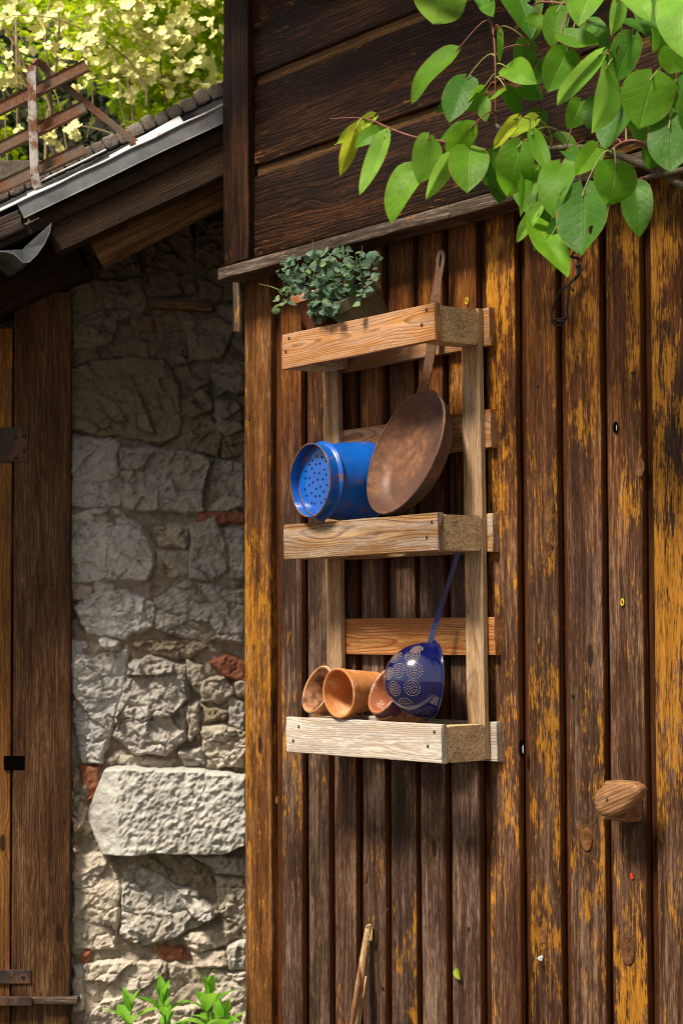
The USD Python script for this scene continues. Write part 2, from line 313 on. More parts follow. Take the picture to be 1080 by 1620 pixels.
class Thing:
    def __init__(s, name, label, cat, base, group=None):
        s.path = numbered("/World", name); s.base = np.asarray(base, float)
        x = UsdGeom.Xform.Define(stage, s.path); x.AddTranslateOp().Set(Gf.Vec3d(*map(float, s.base)))
        tag(x.GetPrim(), label, cat, group)
    def part(s, name, mesh, mat, smooth=False, pc=None, parent=None, label=None, kind=None):
        path = numbered(parent or s.path, name)
        m = emit(path, mesh, mat, smooth, pc, s.base)
        tag(m.GetPrim(), label, kind=kind)
        return path

def solo(name, label, cat, mesh, mat, smooth=False, pc=None, group=None, kind=None):
    m = emit(numbered("/World", name), mesh, mat, smooth, pc); tag(m.GetPrim(), label, cat, group, kind); return m

RNG = np.random.RandomState(7)

def ring_loft(rings, cap=True):
    """Closed rings (k, n, 3) joined in order."""
    R = np.asarray(rings, float); k, n = R.shape[:2]
    v = R.reshape(-1, 3); f = []
    for i in range(k - 1):
        a = np.arange(n) + i * n; b = np.roll(np.arange(n), -1) + i * n
        f.append(np.stack([a, b, b + n], 1)); f.append(np.stack([a, b + n, a + n], 1))
    f = np.vstack(f)
    if cap:
        v = np.vstack([v, R[0].mean(0), R[-1].mean(0)]); c0, c1 = k * n, k * n + 1
        a = np.arange(n); b = np.roll(a, -1)
        f = np.vstack([f, np.stack([b, a, np.full(n, c0)], 1), np.stack([a + (k - 1) * n, b + (k - 1) * n, np.full(n, c1)], 1)])
    return v, f

def plank_frame(o, ex, ey): ex, ey = nz(ex), nz(ey); return np.asarray(o, float), np.stack([ex, ey, np.cross(ex, ey)])

def plank(o, ex, ey, L, W, T, seed=0, bev=.003, wob=.0012, seg=None, z0=None, taper=0.0, chip=0.0, pcoff=None):
    """A sawn board: from o along ex (length L), thickness T along ey, width W centred on ex x ey. Returns mesh and its grain coordinates."""
    rs = np.random.RandomState(seed + 1000)
    o, M = plank_frame(o, ex, ey)
    seg = seg or max(4, min(60, int(L / .05)))
    b = min(bev, T * .3, W * .3); w = W / 2
    prof = np.array([(0, -w + b), (0, -w * .33), (0, w * .33), (0, w - b), (b * .3, w - b * .3), (b, w), (T - b, w), (T, w - b), (T, -w + b), (T - b, -w), (b, -w), (b * .3, -w + b * .3)])
    xs = np.linspace(0, L, seg + 1)
    ph = rs.rand(6) * 50
    wob_l = (meshkit.fbm(np.stack([xs * 6 + ph[0], xs * 0, xs * 0], -1), 3, seed) - .5) * 2 * wob
    wob_r = (meshkit.fbm(np.stack([xs * 6 + ph[1], xs * 0 + 3, xs * 0], -1), 3, seed) - .5) * 2 * wob
    wob_y = (meshkit.fbm(np.stack([xs * 3 + ph[2], xs * 0 + 5, xs * 0], -1), 2, seed) - .5) * 2 * wob
    rings = []
    for i, x in enumerate(xs):
        q = prof.copy(); k = 1 - taper * x / L
        q[:, 1] *= k; q[:, 1] += np.where(q[:, 1] > 0, wob_r[i], wob_l[i]); q[:, 0] += wob_y[i]
        xe = np.full(len(q), x)
        if chip and i in (0, seg): xe = xe + (rs.rand(len(q)) - .5) * chip
        rings.append(np.column_stack([xe, q]))
    v, f = ring_loft(rings)
    off = np.array([rs.rand() * 40, rs.uniform(.012, .05), rs.uniform(-.03, .03)]) if pcoff is None else np.asarray(pcoff, float)
    fn = lambda V, o=o, M=M, off=off: (V - o) @ M.T + off
    return (v @ M + o, f), fn

def tube(pts, rad, n=8, smooth_n=0, cap=True):
    P = np.asarray(pts, float)
    rad = np.broadcast_to(np.asarray(rad, float), (len(P),)).copy()
    if smooth_n:
        t = np.arange(len(P)); tt = np.linspace(0, len(P) - 1, smooth_n)
        from scipy.interpolate import CubicSpline, PchipInterpolator
        P = CubicSpline(t, P)(tt) if len(t) > 2 else np.stack([np.interp(tt, t, P[:, k]) for k in range(3)], 1)
        rad = np.interp(tt, t, rad)
    T = np.gradient(P, axis=0); T /= np.maximum(np.linalg.norm(T, axis=1, keepdims=True), 1e-9)
    u = np.cross(T[0], [0.13, .2, 1.0]); u = nz(u if np.linalg.norm(u) > 1e-3 else np.cross(T[0], [1, 0, 0]))
    rings = []
    a = np.arange(n) / n * 2 * math.pi
    for p, t, r in zip(P, T, rad):
        u = nz(u - (u @ t) * t); w = np.cross(t, u)
        rings.append(p + r * (np.cos(a)[:, None] * u + np.sin(a)[:, None] * w))
    return ring_loft(rings, cap)

def cat(ms):
    vs, fs, k = [], [], 0
    for v, f in ms:
        vs.append(np.asarray(v)); fs.append(np.asarray(f) + k); k += len(v)
    return np.vstack(vs), np.vstack(fs)

def box(o, ex, ey, ez):
    """A box spanned by three edge vectors from o, slightly bevelled."""
    o, ex, ey, ez = (np.asarray(x, float) for x in (o, ex, ey, ez))
    m, _ = plank(o + ez / 2, ex, ey, np.linalg.norm(ex), np.linalg.norm(ez), np.linalg.norm(ey), seg=2, wob=0, bev=.0025)
    return m

def frame_of(axis, hint=(0, 0, 1.0)):
    z = nz(axis); x = np.asarray(hint, float); x = x - (x @ z) * z
    x = nz(x if np.linalg.norm(x) > 1e-3 else np.cross(z, [0, 1.0, 0])); return np.stack([x, np.cross(z, x), z])

def lathe(profile, centre, axis, n=64, hint=(0, 0, 1.0), dent=0.0, seed=0, closed=True):
    """Turns a closed (radius, height) outline about the axis."""
    prof = np.asarray(profile, float); M = frame_of(axis, hint)
    a = np.arange(n) / n * 2 * math.pi
    if closed: prof = np.vstack([prof, prof[:1]])
    v = []
    for r, h in prof:
        k = 1 + dent * (meshkit.fbm(np.stack([np.cos(a) * 1.6 + 9, np.sin(a) * 1.6 + seed, np.full(n, h * 12)], -1), 2, seed) - .5)
        v.append(np.stack([r * np.cos(a) * k, r * np.sin(a) * k, np.full(n, h)], -1))
    vv, f = ring_loft(v, cap=False)
    return vv @ M + np.asarray(centre, float), f

def loft_outline(poly3, nrm, layers):
    """Concentric copies of a planar outline: layers of (offset along nrm, scale)."""
    P = np.asarray(poly3, float); c = P.mean(0)
    return ring_loft([c + (P - c) * s + np.asarray(nrm) * d for d, s in layers])

def disc(c, nrm, rx, ry, h=.001, n=14, hint=(0, 0, 1.0)):
    M = frame_of(nrm, hint); a = np.arange(n) / n * 2 * math.pi
    ring = np.stack([ry * np.cos(a), rx * np.sin(a), 0 * a], -1)
    return ring_loft([(ring * k + [0, 0, z]) @ M + np.asarray(c) for z, k in ((-.002, 1), (h * .6, 1), (h, .8))])

LT = np.array([0, .05, .13, .28, .45, .6, .75, .87, .95, 1]); LF = np.array([.12, .58, .87, 1, 1.0, .92, .71, .42, .17, .0])
def leaf(base, tip, hw, nrm, fold=.25, curl=.06, twist=0.0, nt=9, ns=4, lobe=.13, wave=.0, seed=0, tab=None):
    base, tip = np.asarray(base, float), np.asarray(tip, float)
    ex = tip - base; L = np.linalg.norm(ex); ex = ex / L
    ez = nz(np.asarray(nrm, float) - (np.asarray(nrm) @ ex) * ex); ey = np.cross(ez, ex)
    t = np.linspace(0, 1, nt + 1); s = np.linspace(-1, 1, 2 * ns + 1)
    Tg, Sg = np.meshgrid(t, s, indexing="ij")
    w = np.interp(Tg, *(tab or (LT, LF))) * hw
    rs = np.random.RandomState(seed)
    x = L * (Tg - lobe * Sg ** 2 * (1 - Tg) ** 3)
    y = w * Sg
    z = fold * np.abs(Sg) * w + curl * L * np.sin(np.pi * np.clip(Tg, 0, 1)) - .10 * curl * L * Tg ** 2
    z = z + wave * np.sin(Tg * 9 + rs.rand() * 6 + Sg * 1.5) * np.abs(Sg) * hw
    tw = twist * Tg
    y, z = y * np.cos(tw) - z * np.sin(tw), y * np.sin(tw) + z * np.cos(tw)
    v = base + x[..., None] * ex + y[..., None] * ey + z[..., None] * ez
    n = 2 * ns + 1
    i, j = np.meshgrid(np.arange(nt), np.arange(n - 1), indexing="ij")
    a = (i * n + j).ravel()
    f = np.vstack([np.stack([a, a + n, a + n + 1], 1), np.stack([a, a + n + 1, a + 1], 1)])
    pc = np.stack([Tg, Sg, np.full_like(Tg, rs.rand())], -1).reshape(-1, 3)
    return (v.reshape(-1, 3), f), pc

# ================================================================== GROUND AND HILL
gx = np.linspace(-60, 60, 121); GX, GY = np.meshgrid(gx, gx, indexing="ij")
def grid_faces(a, b):
    i, j = np.meshgrid(np.arange(a - 1), np.arange(b - 1), indexing="ij"); k = (i * b + j).ravel()
    return np.vstack([np.stack([k, k + b, k + b + 1], 1), np.stack([k, k + b + 1, k + 1], 1)])
gz = (meshkit.fbm(np.stack([GX * .7, GY * .7, 0 * GX], -1), 3, 4) - .5) * .05 - .02
solo("ground", None, None, (np.stack([GX, GY, gz], -1).reshape(-1, 3), grid_faces(121, 121)), "earth", smooth=True, kind="structure")
ha, hb = np.linspace(-14, 6, 60), np.linspace(9.6, 30, 60)
HA, HB = np.meshgrid(ha, hb, indexing="ij")
hz = np.interp(HB, [9.6, 11, 16, 30], [-.3, 1.2, 6.5, 16]) + (meshkit.fbm(np.stack([HA * .6, HB * .6, 0 * HA], -1), 4, 2) - .5) * 1.6
hp = CAM * [1, 1, 0] + HA[..., None] * RH + HB[..., None] * FH + hz[..., None] * ZZ
solo("hillside", None, None, (hp.reshape(-1, 3), grid_faces(60, 60)), "hill_earth", smooth=True, kind="structure")

# ================================================================== WOODEN SHED
shed = Thing("wooden_shed", "dark brown timber shed of upright boards with flaking orange stain", "shed", (0, 0, 0))
OUT = np.array([0, -1.0, 0]); XX = np.array([1.0, 0, 0])
ZTRIM = None
BT = .020
def wx(px, py, Y=0.0): return atY(px, py, Y)[0]
zt = lambda px, py, Y: atY(px, py, Y)[2]
Z_TOP = zt(600, 372, -.02) + .05
SPANS = [(446.7, 478.5), (488, 519.5), (530, 563), (573.5, 608), (618.5, 657), (666, 704), (715, 759), (776.6, 822.6), (838.5, 887), (902, 957), (968, 1021.5), (1039, 1099), (1118, 1182), (1204, 1275)]
# backing wall behind everything (the recessed boards lie on it)
x0c, x1c = wx(387, 1100), wx(428.6, 1450)
BOARDX = [(wx(a, 1450), wx(b, 1450)) for a, b in SPANS]
shed.part("inner_wall", box((x0c + .02, BT + .016, -.1), (BOARDX[-1][1] - x0c, 0, 0), (0, .05, 0), (0, 0, 4.6)), "groove", pc=lambda v: v[:, [2, 1, 0]])
def vboard(name, xa, xb, mat, y0, T, seed, z0=-.05, z1=None, holes=None, **k):
    m, pc = plank(((xa + xb) / 2, y0, z0), ZZ, (0, 1, 0), (z1 or Z_TOP) - z0, xb - xa, T, seed=seed, bev=.0035, wob=.0016, seg=48, **k)
    return shed.part(name, m, mat, smooth=20, pc=pc)
vboard("corner_board", x0c, x1c, "corner", 0, .024, 3)
for i, (xa, xb) in enumerate(BOARDX):
    yo = RNG.uniform(-.0025, .0025)
    vboard("wall_board", xa, xb, f"board{[1, 1, 0, 1, 1, 1, 1, 2, 2, 0, 2, 2, 0, 2][i]}", yo, BT, 20 + i)
gaps = [(x1c, BOARDX[0][0])] + [(BOARDX[i][1], BOARDX[i + 1][0]) for i in range(len(BOARDX) - 1)]
for i, (xa, xb) in enumerate(gaps):
    vboard("recessed_board", xa - .02, xb + .02, "groove", BT + .003, .012, 60 + i)
# side wall of the shed, round the corner, and its far end
for i in range(8):
    m, pc = plank((x0c, .026 + .14 * i + .068, -.05), ZZ, XX, 4.5, .134, .02, seed=90 + i)
    shed.part("side_board", m, "groove", smooth=40, pc=pc)
# pale strip of wood hanging at the corner under the ledge
c0, c1 = atY(369, 445, -.012), atY(380, 523, -.012)
m, pc = plank(((c0[0] + c1[0]) / 2 - .004, -.012, c1[2]), ZZ, (0, 1, 0), c0[2] - c1[2] + .05, c1[0] - c0[0], .014, seed=130, chip=.01)
shed.part("corner_strip", m, "trim", smooth=40, pc=pc)

# upper storey: overhanging shiplap boards above a grey ledge
YU = -.055
XT = np.array([math.cos(.018), 0, math.sin(.018)])
XR = BOARDX[-1][1]
led = [atY(345, 449, YU - .035), atY(806, 317, YU - .035)]
zl = np.mean([p[2] for p in led]); xl = led[0][0]
print("ledge z", [p[2] for p in led], "xl", xl)
for k, (xa, xb) in enumerate(((xl, xl + .98), (xl + .983, XR))):
    m, pc = plank((xa, YU - .035, zl + .010 + .018 * (xa - xl)), XT, (0, 1, 0), xb - xa, .034, .085, seed=140 + k, bev=.005, wob=.003, chip=.008)
    shed.part("ledge_board", m, "trim", smooth=40, pc=pc)
xu = wx(391, 200, YU)
tops = [zt(392, 410, YU), zt(392, 268, YU), zt(392, 126, YU)]
hh = (tops[2] - tops[0]) / 2
print("upper boards", tops, hh)
zb = zl + .037
edges = [zb, tops[1], tops[2], tops[2] + hh, tops[2] + 2 * hh, tops[2] + 3 * hh]
for i in range(5):
    z0, z1 = edges[i] + .003, edges[i + 1] - .026
    m, pc = plank((xu - .02, YU, (z0 + z1) / 2), XT, (0, 1, 0), XR - xu + .02, z1 - z0, .024, seed=150 + i, bev=.006, wob=.003, seg=60)
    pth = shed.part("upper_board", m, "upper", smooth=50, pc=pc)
    m, pc = plank((xu - .02, YU + .012, z1 + .016), XT, (0, 1, 0), XR - xu + .02, .036, .012, seed=160 + i, wob=.002, seg=40)
    shed.part("board_cove", m, "cove", smooth=40, pc=pc, parent=pth)
shed.part("upper_backing", box((xl + .01, YU + .026, zl + .036), (XR - xl, 0, 0), (0, .028, 0), (0, 0, 1.3)), "groove", pc=lambda v: v[:, [2, 1, 0]])
# corner posts of the upper storey: a front board and a thin one on the edge
p0, p1, p2 = wx(348, 300, YU - .022), wx(366, 300, YU - .022), wx(392, 300, YU - .022)
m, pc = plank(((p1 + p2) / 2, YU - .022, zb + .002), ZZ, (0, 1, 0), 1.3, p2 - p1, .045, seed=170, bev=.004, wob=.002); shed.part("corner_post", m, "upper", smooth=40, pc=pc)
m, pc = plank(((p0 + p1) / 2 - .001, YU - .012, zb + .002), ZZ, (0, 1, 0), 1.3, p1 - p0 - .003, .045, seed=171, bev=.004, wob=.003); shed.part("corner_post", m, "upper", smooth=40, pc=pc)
# knots, nails and marks on the upright boards (seen in the photograph)
def knot(px, py, rw, rh, mat="knot"):
    c = atY(px, py, -.0012)
    v, f = disc(c, OUT, rw, rh, .0024, 20)
    shed.part("knot", (v, f), mat, smooth=50, pc=lambda V, c=c: np.stack([V[:, 1] - c[1], (V[:, 2] - c[2]) * .7, V[:, 0] - c[0]], 1) + [RNG.rand() * 9, 0, 0])
for a in KN: knot(*a)
for px, py, w, h in ((825, 1184, .008, .020), (973, 676, .0065, .013)):
    c = atY(px, py, -.003)
    pth = shed.part("knot_hole", disc(c, OUT, w, h, .001), "dark_hole")
    shed.part("hole_chip", disc(c + [w * .72, -.0012, -h * .1], OUT, w * .17, h * .5, .0008, 10), "pale_blue", parent=pth)
for px, py in ((740, 1544 - 74), (604, 1563), (612, 1440), (905, 1100), (850, 610), (1000, 590)):
    shed.part("nail_head", disc(atY(px, py, -.003), OUT, .004, .005, .001, 8), "nail_iron")
c = atY(857, 1515, -.003); shed.part("screw", tube([c, c + [.003, -.012, -.001], c + [.012, -.016, 0]], [.0042, .0042, .005], 8), "pale_blue", smooth=40)
c = atY(997, 1392, -.003); shed.part("red_fleck", box(c, (.006, 0, .002), (0, .002, 0), (0, 0, .013)), "red_paint")
for px, py, w, h in ((738, 476, .0045, .0075), (984, 953, .004, .007)):
    c = atY(px, py, -.0035); a = np.arange(13) / 12 * 2 * math.pi
    shed.part("yellow_ring", tube([c + [w * math.cos(t), 0, h * math.sin(t)] for t in a], .0016, 6), "yellow_paint")
# overhanging roof of the shed above the picture (its eaves shade the upper boards)
RZ = edges[-1] - .42
for i in range(9):
    m, pc = plank((xl - .3, -.42 + i * .145 + .07, RZ + .04 * i), XX, (0, 0, 1), XR - xl + .5, .138, .024, seed=180 + i); shed.part("eaves_board", m, "upper", smooth=40, pc=pc)

# ================================================================== PALLET SHELF
SH_O = np.array([0.0, -.177, 2.252]); SH_R = math.radians(.853)
SX = np.array([math.cos(SH_R), 0, math.sin(SH_R)]); SZ = np.array([-math.sin(SH_R), 0, math.cos(SH_R)]); SYV = np.array([0, 1.0, 0])
def S(x, y, z): return SH_O + SX * x + SYV * y + SZ * z
W, BH, SP = .6055, .0903, .495
FB, BL, PO, BK = .0187, .119, .0165, .0215
shelf = Thing("pallet_shelf", "three-tier shelf cut from a wooden pallet, hung on the shed wall", "shelf", S(-W / 2, .177, -2 * SP - BH / 2))
for i in range(3):
    z = -SP * i
    m, pc = plank(S(-W, 0, z), SX, SYV, W, BH, FB, seed=200 + i, bev=.0035, wob=.0016, seg=24, chip=.004)
    pth = shelf.part("front_board", m, f"pine{i}", smooth=40, pc=pc, label=("honey brown front board", "front board with a dark scorched right end", "bleached grey front board")[i])
    q = RNG.randn(3)
    # chipboard blocks at both ends
    for nm, xa, xb in (("block", -.058, -.001), ("block", -W + .001, -W + .10)):
        v, f = plank(S(xa, FB + .0004, z - .002), SX, SYV, xb - xa, BH - .006, BL - .001, seed=210 + i, bev=.006, wob=.002, seg=6, chip=.003)[0]
        shelf.part(nm, (v, f), "particle_block", smooth=40)
    for k, (px, py) in enumerate((((674.4, 490), (667, 514), (457, 535), (452, 556)), ((683, 826), (675, 850), (466, 843), (459, 864)), ((687, 1158.5), (676.7, 1181), (472.6, 1150), (464, 1172.6)))[i]):
        c = atY(px, py, -.177)
        shelf.part("nail", disc(c, OUT, .0042, .0048, .0012, 8), "nail_iron", parent=pth)
yP = FB + BL; yB = yP + PO
zA, zE = BH / 2 - .002, -2 * SP - BH / 2 + .003
for k, (xa, xb) in enumerate(((-.064, .0005), (wx(509, 660, -.177 + yP) + .003, wx(509, 660, -.177 + yP) + .067))):
    m, pc = plank(S((xa + xb) / 2, yP, zE), SZ, SYV, zA - zE, xb - xa, PO, seed=220 + k, bev=.003, wob=.002, seg=26, chip=.004)
    shelf.part("post", m, "post", smooth=40, pc=pc)
for k, (zz, mat) in enumerate(((-.001, "pine0"), (-.2465, "pine0"), (-.495, "pine1"), (-.742, "pine3"), (-.992, "pine2"))):
    m, pc = plank(S(-W + .01, yB + .0006, zz), SX, SYV, W + .006 + .004, BH + .002, BK, seed=230 + k, bev=.003, wob=.0015, seg=20, chip=.004)
    shelf.part("back_board", m, mat, smooth=40, pc=pc)
SHELF_TOP = [BH / 2 - SP * i for i in range(3)]

# ================================================================== FRYING PAN
n = nz(-.83 * RH + .345 * ZZ - .44 * FH)
pc0 = atY(640.5, 714.5, -.121)
R0 = .1625
pan = Thing("frying_pan", "large rusty brown iron frying pan with long handle, leaning on the middle shelf", "pan", pc0)
dp, tk = .050, .0035
prof = [(R0, 0), (R0 + .0015, -.001), (R0 - .010, -dp * .55), (R0 - .028, -dp * .9), (R0 - .038, -dp), (.0005, -dp - .001)]
inner = [(.0005, -dp + tk), (R0 - .042, -dp + tk + .001), (R0 - .033, -dp * .9 + tk + .002), (R0 - .014, -dp * .52), (R0 - .0035, -.001)]
pan.part("pan_body", lathe(prof[:], pc0, n, 96, dent=.012, closed=False), "pan_outside", smooth=50)
pan.part("pan_inside", lathe([(R0, 0.0004)] + inner[::-1], pc0, n, 96, dent=.012, closed=False), "pan_iron", smooth=50)
pan.part("pan_rim", tube([pc0 + (frame_of(n)[0] * math.cos(t) + frame_of(n)[1] * math.sin(t)) * (R0 - .0012) * (1 + .012 * 0) for t in np.linspace(0, 2 * math.pi, 73)], .0024, 6), "pan_iron", smooth=True)
hc = [(668, 622, -.060), (676, 590, -.056), (681.5, 560, -.052), (690, 475, -.042), (694, 440, -.038), (696.5, 422, -.036), (699, 396, -.034)]
C = np.array([atY(*a) for a in hc]); seglen = np.r_[0, np.cumsum(np.linalg.norm(np.diff(C, axis=0), axis=1))]; HL = seglen[-1]
hw_s = np.array([0, .10, .3, .55, .68, .78, .9, .96, 1]) ; hw_w = np.array([.0125, .0105, .0105, .0118, .0120, .0075, .0092, .0098, .004])
ss = np.linspace(0, 1, 40); ww = np.interp(ss, hw_s, hw_w)
outline = Polygon(np.vstack([np.column_stack([ss * HL, ww]), np.column_stack([ss[::-1] * HL, -ww[::-1]])])).buffer(.0015)
slot = shapely.affinity.translate(shapely.affinity.scale(Point(0, 0).buffer(1), .018, .0033), HL * .925, 0)
hm = trimesh.creation.extrude_polygon(outline.difference(slot), .006, engine="earcut").subdivide_to_size(.02)
hv = hm.vertices; Cs = np.stack([np.interp(hv[:, 0], seglen, C[:, k]) for k in range(3)], 1)
wdir = nz(XX * .86 + np.array([0, .5, 0])); td = nz(np.cross(wdir, nz(C[-1] - C[0])))
if td[1] > 0: td = -td
pan.part("handle", (Cs + hv[:, 1:2] * wdir + hv[:, 2:3] * td, hm.faces), "rusty_steel")

# ================================================================== BLUE PERFORATED POT
ax = nz(OUT * .99 - XX * .08)
bc = atY(490.5, 760, -.205)
blue = Thing("steamer_pot", "bright blue enamel pot lying on its side, perforated base facing out, rust-edged", "pot", bc)
rb = .0925
prof = [(rb, 0), (rb + .0016, -.002), (rb + .0005, -.026), (rb + .005, -.030), (rb + .0062, -.034), (rb + .0045, -.038), (rb + .001, -.041), (rb + .008, -.10), (rb + .013, -.168), (rb + .0125, -.170), (rb + .0105, -.168), (rb + .005, -.10), (rb - .002, -.042), (rb - .0022, -.024), (rb - .0018, -.002)]
blue.part("body", lathe(prof, bc, ax, 96, dent=.012, seed=3), "blue_enamel", smooth=35)
M = frame_of(ax)
a = np.linspace(0, 2 * math.pi, 97)
kd = 1 + .012 * (meshkit.fbm(np.stack([np.cos(a) * 1.6 + 9, np.sin(a) * 1.6 + 3, 0 * a], -1), 2, 3) - .5)
blue.part("base_rim", tube([bc + (M[0] * math.cos(t) + M[1] * math.sin(t)) * rb * k + M[2] * .001 * math.sin(5 * t + 1) for t, k in zip(a, kd)], .0022, 7), "chipped_rim", smooth=True)
blue.part("bead", tube([bc + (M[0] * math.cos(t) + M[1] * math.sin(t)) * (rb + .0055) - M[2] * .034 for t in a], .0030, 7), "blue_enamel", smooth=True)
pl = Point(0, 0).buffer(rb - .002, 48); rs = np.random.RandomState(5); holes = []
for r_, k_ in ((0, 1), (.022, 6), (.042, 12), (.060, 17)):
    for j in range(k_):
        t = j / k_ * 2 * math.pi + r_ * 31 + rs.uniform(-.08, .08); rr = r_ + rs.uniform(-.003, .003)
        holes.append(Point(rr * math.cos(t), rr * math.sin(t)).buffer(.0036, 5))
plm = trimesh.creation.extrude_polygon(pl.difference(shapely.union_all(holes)), .0018, engine="earcut")
blue.part("perforated_base", (plm.vertices @ M + bc - ax * .0245, plm.faces), "blue_enamel")
blue.part("base_seam", tube([bc + (M[0] * math.cos(t) + M[1] * math.sin(t)) * (rb - .0045) - ax * .0222 for t in a], .0016, 6), "chipped_rim", smooth=True)
lug = atY(572, 767, -.10)
blue.part("lug", tube([lug + [-.02, -.005, 0], lug + [0, -.016, .002], lug + [.012, -.014, .002], lug + [.020, -.002, .002]], [.006, .0075, .0075, .006], 10, 12), "blue_enamel", smooth=True)

# ================================================================== COBALT STRAINER
ln = nz(-.96 * RH - .27 * FH + .08 * ZZ)
rc = atY(679.5, 1077, -.092)
st = Thing("straining_ladle", "dark cobalt blue enamel straining ladle with flower-shaped holes, leaning on the bottom shelf", "strainer", rc)
Rl, Dl = .0925, .113
pr = []
for k in range(25):
    t = k / 24 * math.pi / 2; pr.append((Rl * math.cos(t) if k < 24 else .0004, Dl * math.sin(t)))
pin = [(max(.0003, r_ - .002), h_ - .002) for r_, h_ in pr[::-1]]
outl = [(Rl + .004, -.0035), (Rl + .0055, -.001), (Rl + .003, .001)] + pr + pin + [(Rl - .002, -.0035)]
bv, bf = lathe(outl, rc, ln, 96, hint=(0, 0, 1.0))
st.part("bowl", (bv, bf), "cobalt_enamel", smooth=45)
ML = frame_of(ln)
def on_bowl(px, py):                     # the point of the bowl's outside that lies behind this place of the photograph
    d = nz(ray(px, py)); best = None
    o = (CAM - rc) @ ML.T; dd = d @ ML.T
    ts = np.linspace(3.0, 6.0, 6000); q = o + ts[:, None] * dd
    fz = (q[:, 0] ** 2 + q[:, 1] ** 2) / Rl ** 2 + (q[:, 2] / Dl) ** 2
    idx = np.where(fz < 1)[0]
    if len(idx) == 0 or q[idx[0], 2] < .004: return None
    p = q[idx[0]]; nn = nz([p[0] / Rl ** 2, p[1] / Rl ** 2, p[2] / Dl ** 2])
    return p, nn
ros = [(652, 1037, .0195, 1), (659, 1027, .015, 1), (626, 1040, .017, 0), (629.5, 1061, .0195, 1), (655.5, 1061, .0205, 2), (614, 1066, .016, 0), (623, 1090, .0195, 1), (651.5, 1089, .0205, 1), (642, 1115, .0205, 1), (676, 1100, .0, 0)]
rims, darks = [], []
for px, py, rad, kind in ros:
    h = on_bowl(px, py)
    if h is None or rad == 0: continue
    p, nn = h; F = frame_of(nn, (0, 1, 0.3))
    for ring_i, (rr, cnt) in enumerate(((0, 1), (.30, 6), (.60, 12), (.93, 18))):
        for j in range(cnt):
            t = j / cnt * 2 * math.pi + ring_i * .3
            q = p + (F[0] * math.cos(t) + F[1] * math.sin(t)) * rr * rad
            k = math.sqrt((q[0] ** 2 + q[1] ** 2) / Rl ** 2 + (q[2] / Dl) ** 2); q = q / k
            nq = nz([q[0] / Rl ** 2, q[1] / Rl ** 2, q[2] / Dl ** 2])
            wv, wn = q @ ML + rc, nq @ ML
            rims.append(disc(wv, wn, .00165, .00165, .0006, 7)); darks.append(disc(wv + wn * .0004, wn, .0009, .0009, .0005, 6))
st.part("hole_rims", cat(rims), "hole_rim", kind="stuff"); st.part("holes", cat(darks), "dark_hole", kind="stuff")
hpts = [atY(681, 1016, -.088), atY(688, 990, -.080), atY(705, 938, -.066), atY(722, 884, -.052), atY(731, 852, -.045)]
hp_ = np.array(hpts); seg_ = np.r_[0, np.cumsum(np.linalg.norm(np.diff(hp_, axis=0), axis=1))]
hm = trimesh.creation.extrude_polygon(Polygon([(0, -.0075), (seg_[-1], -.005), (seg_[-1], .005), (0, .0075)]).buffer(.001), .004, engine="earcut").subdivide_to_size(.02)
hv = hm.vertices; Cs = np.stack([np.interp(hv[:, 0], seg_, hp_[:, k]) for k in range(3)], 1)
wd = nz(.75 * XX + .6 * SYV + .3 * ZZ); td = nz(np.cross(wd, nz(hp_[-1] - hp_[0]))); td = -td if td[1] > 0 else td
st.part("handle", (Cs + hv[:, 1:2] * wd + hv[:, 2:3] * td, hm.faces), "cobalt_enamel")
st.part("rim", tube([rc + (ML[0] * math.cos(t) + ML[1] * math.sin(t)) * (Rl + .0045) - ln * .0015 for t in a], .0026, 7), "cobalt_enamel", smooth=True)

# ================================================================== TERRACOTTA POTS
def clay_pot(label, cx, cy, Y, nrm, r, L, mats, rim=.018, seed=0, chip=None, taper=.70):
    c = atY(cx, cy, Y); t = Thing("clay_pot", label, "flower pot", c, "clay pots on the bottom shelf")
    k = taper; w = .0055
    out = [(r - .002, 0), (r + .001, -.0015), (r + .0015, -.004), (r * .985, -rim), (r * .955, -rim - .001)] + [(r * (.955 - (.955 - k) * q), -rim - .001 - (L - rim - .001) * q) for q in np.linspace(.15, 1, 6)] + [(.0005, -L)]
    inn = [(.0005, -L + w), (r * k - w, -L + w)] + [(r * k - w + (r - w - r * k + w) * q, -L + w + (L - w - .002) * q) for q in np.linspace(.2, 1, 6)]
    v, f = lathe(out, c, nrm, 72, dent=.02, seed=seed, closed=False)
    t.part("pot_body", (v, f), mats[0], smooth=40)
    t.part("pot_inside", lathe(inn + [(r - .002, 0.0001)], c, nrm, 72, dent=.02, seed=seed, closed=False), mats[1], smooth=40)
    return t, c
g = G(); p = g.pos(); q = g.noise(p, 24, 5.0)
LOOKS["sooty_inside"] = g.out("sooty_inside", g.princ(base_color=g.ramp(q, [(.36, (.03, .018, .012)), (.47, (.14, .065, .028)), (.56, (.42, .20, .09))]), roughness=.85))
n1 = nz(.80 * -RH + .36 * ZZ - .48 * FH)
t1, c1 = clay_pot("sooty pale clay pot, leftmost on the bottom shelf", 500, 1090, -.150, n1, .0625, .110, ("terracotta_pale", "sooty_inside"), seed=1)
n2 = nz(OUT + .02 * XX - .03 * ZZ)
t2, c2 = clay_pot("orange clay pot with a cracked lip, lying mouth outward between two other pots", 534.5, 1097, -.188, n2, .0615, .125, ("terracotta_orange", "terracotta_orange"), seed=2, taper=.74)
M2 = frame_of(n2)
crk = [c2 + (M2[0] * math.cos(t) + M2[1] * math.sin(t)) * rr + n2 * dz for t, rr, dz in ((math.radians(200), .062, .001), (math.radians(196), .0585, -.004), (math.radians(186), .056, -.010), (math.radians(176), .0555, -.012))]
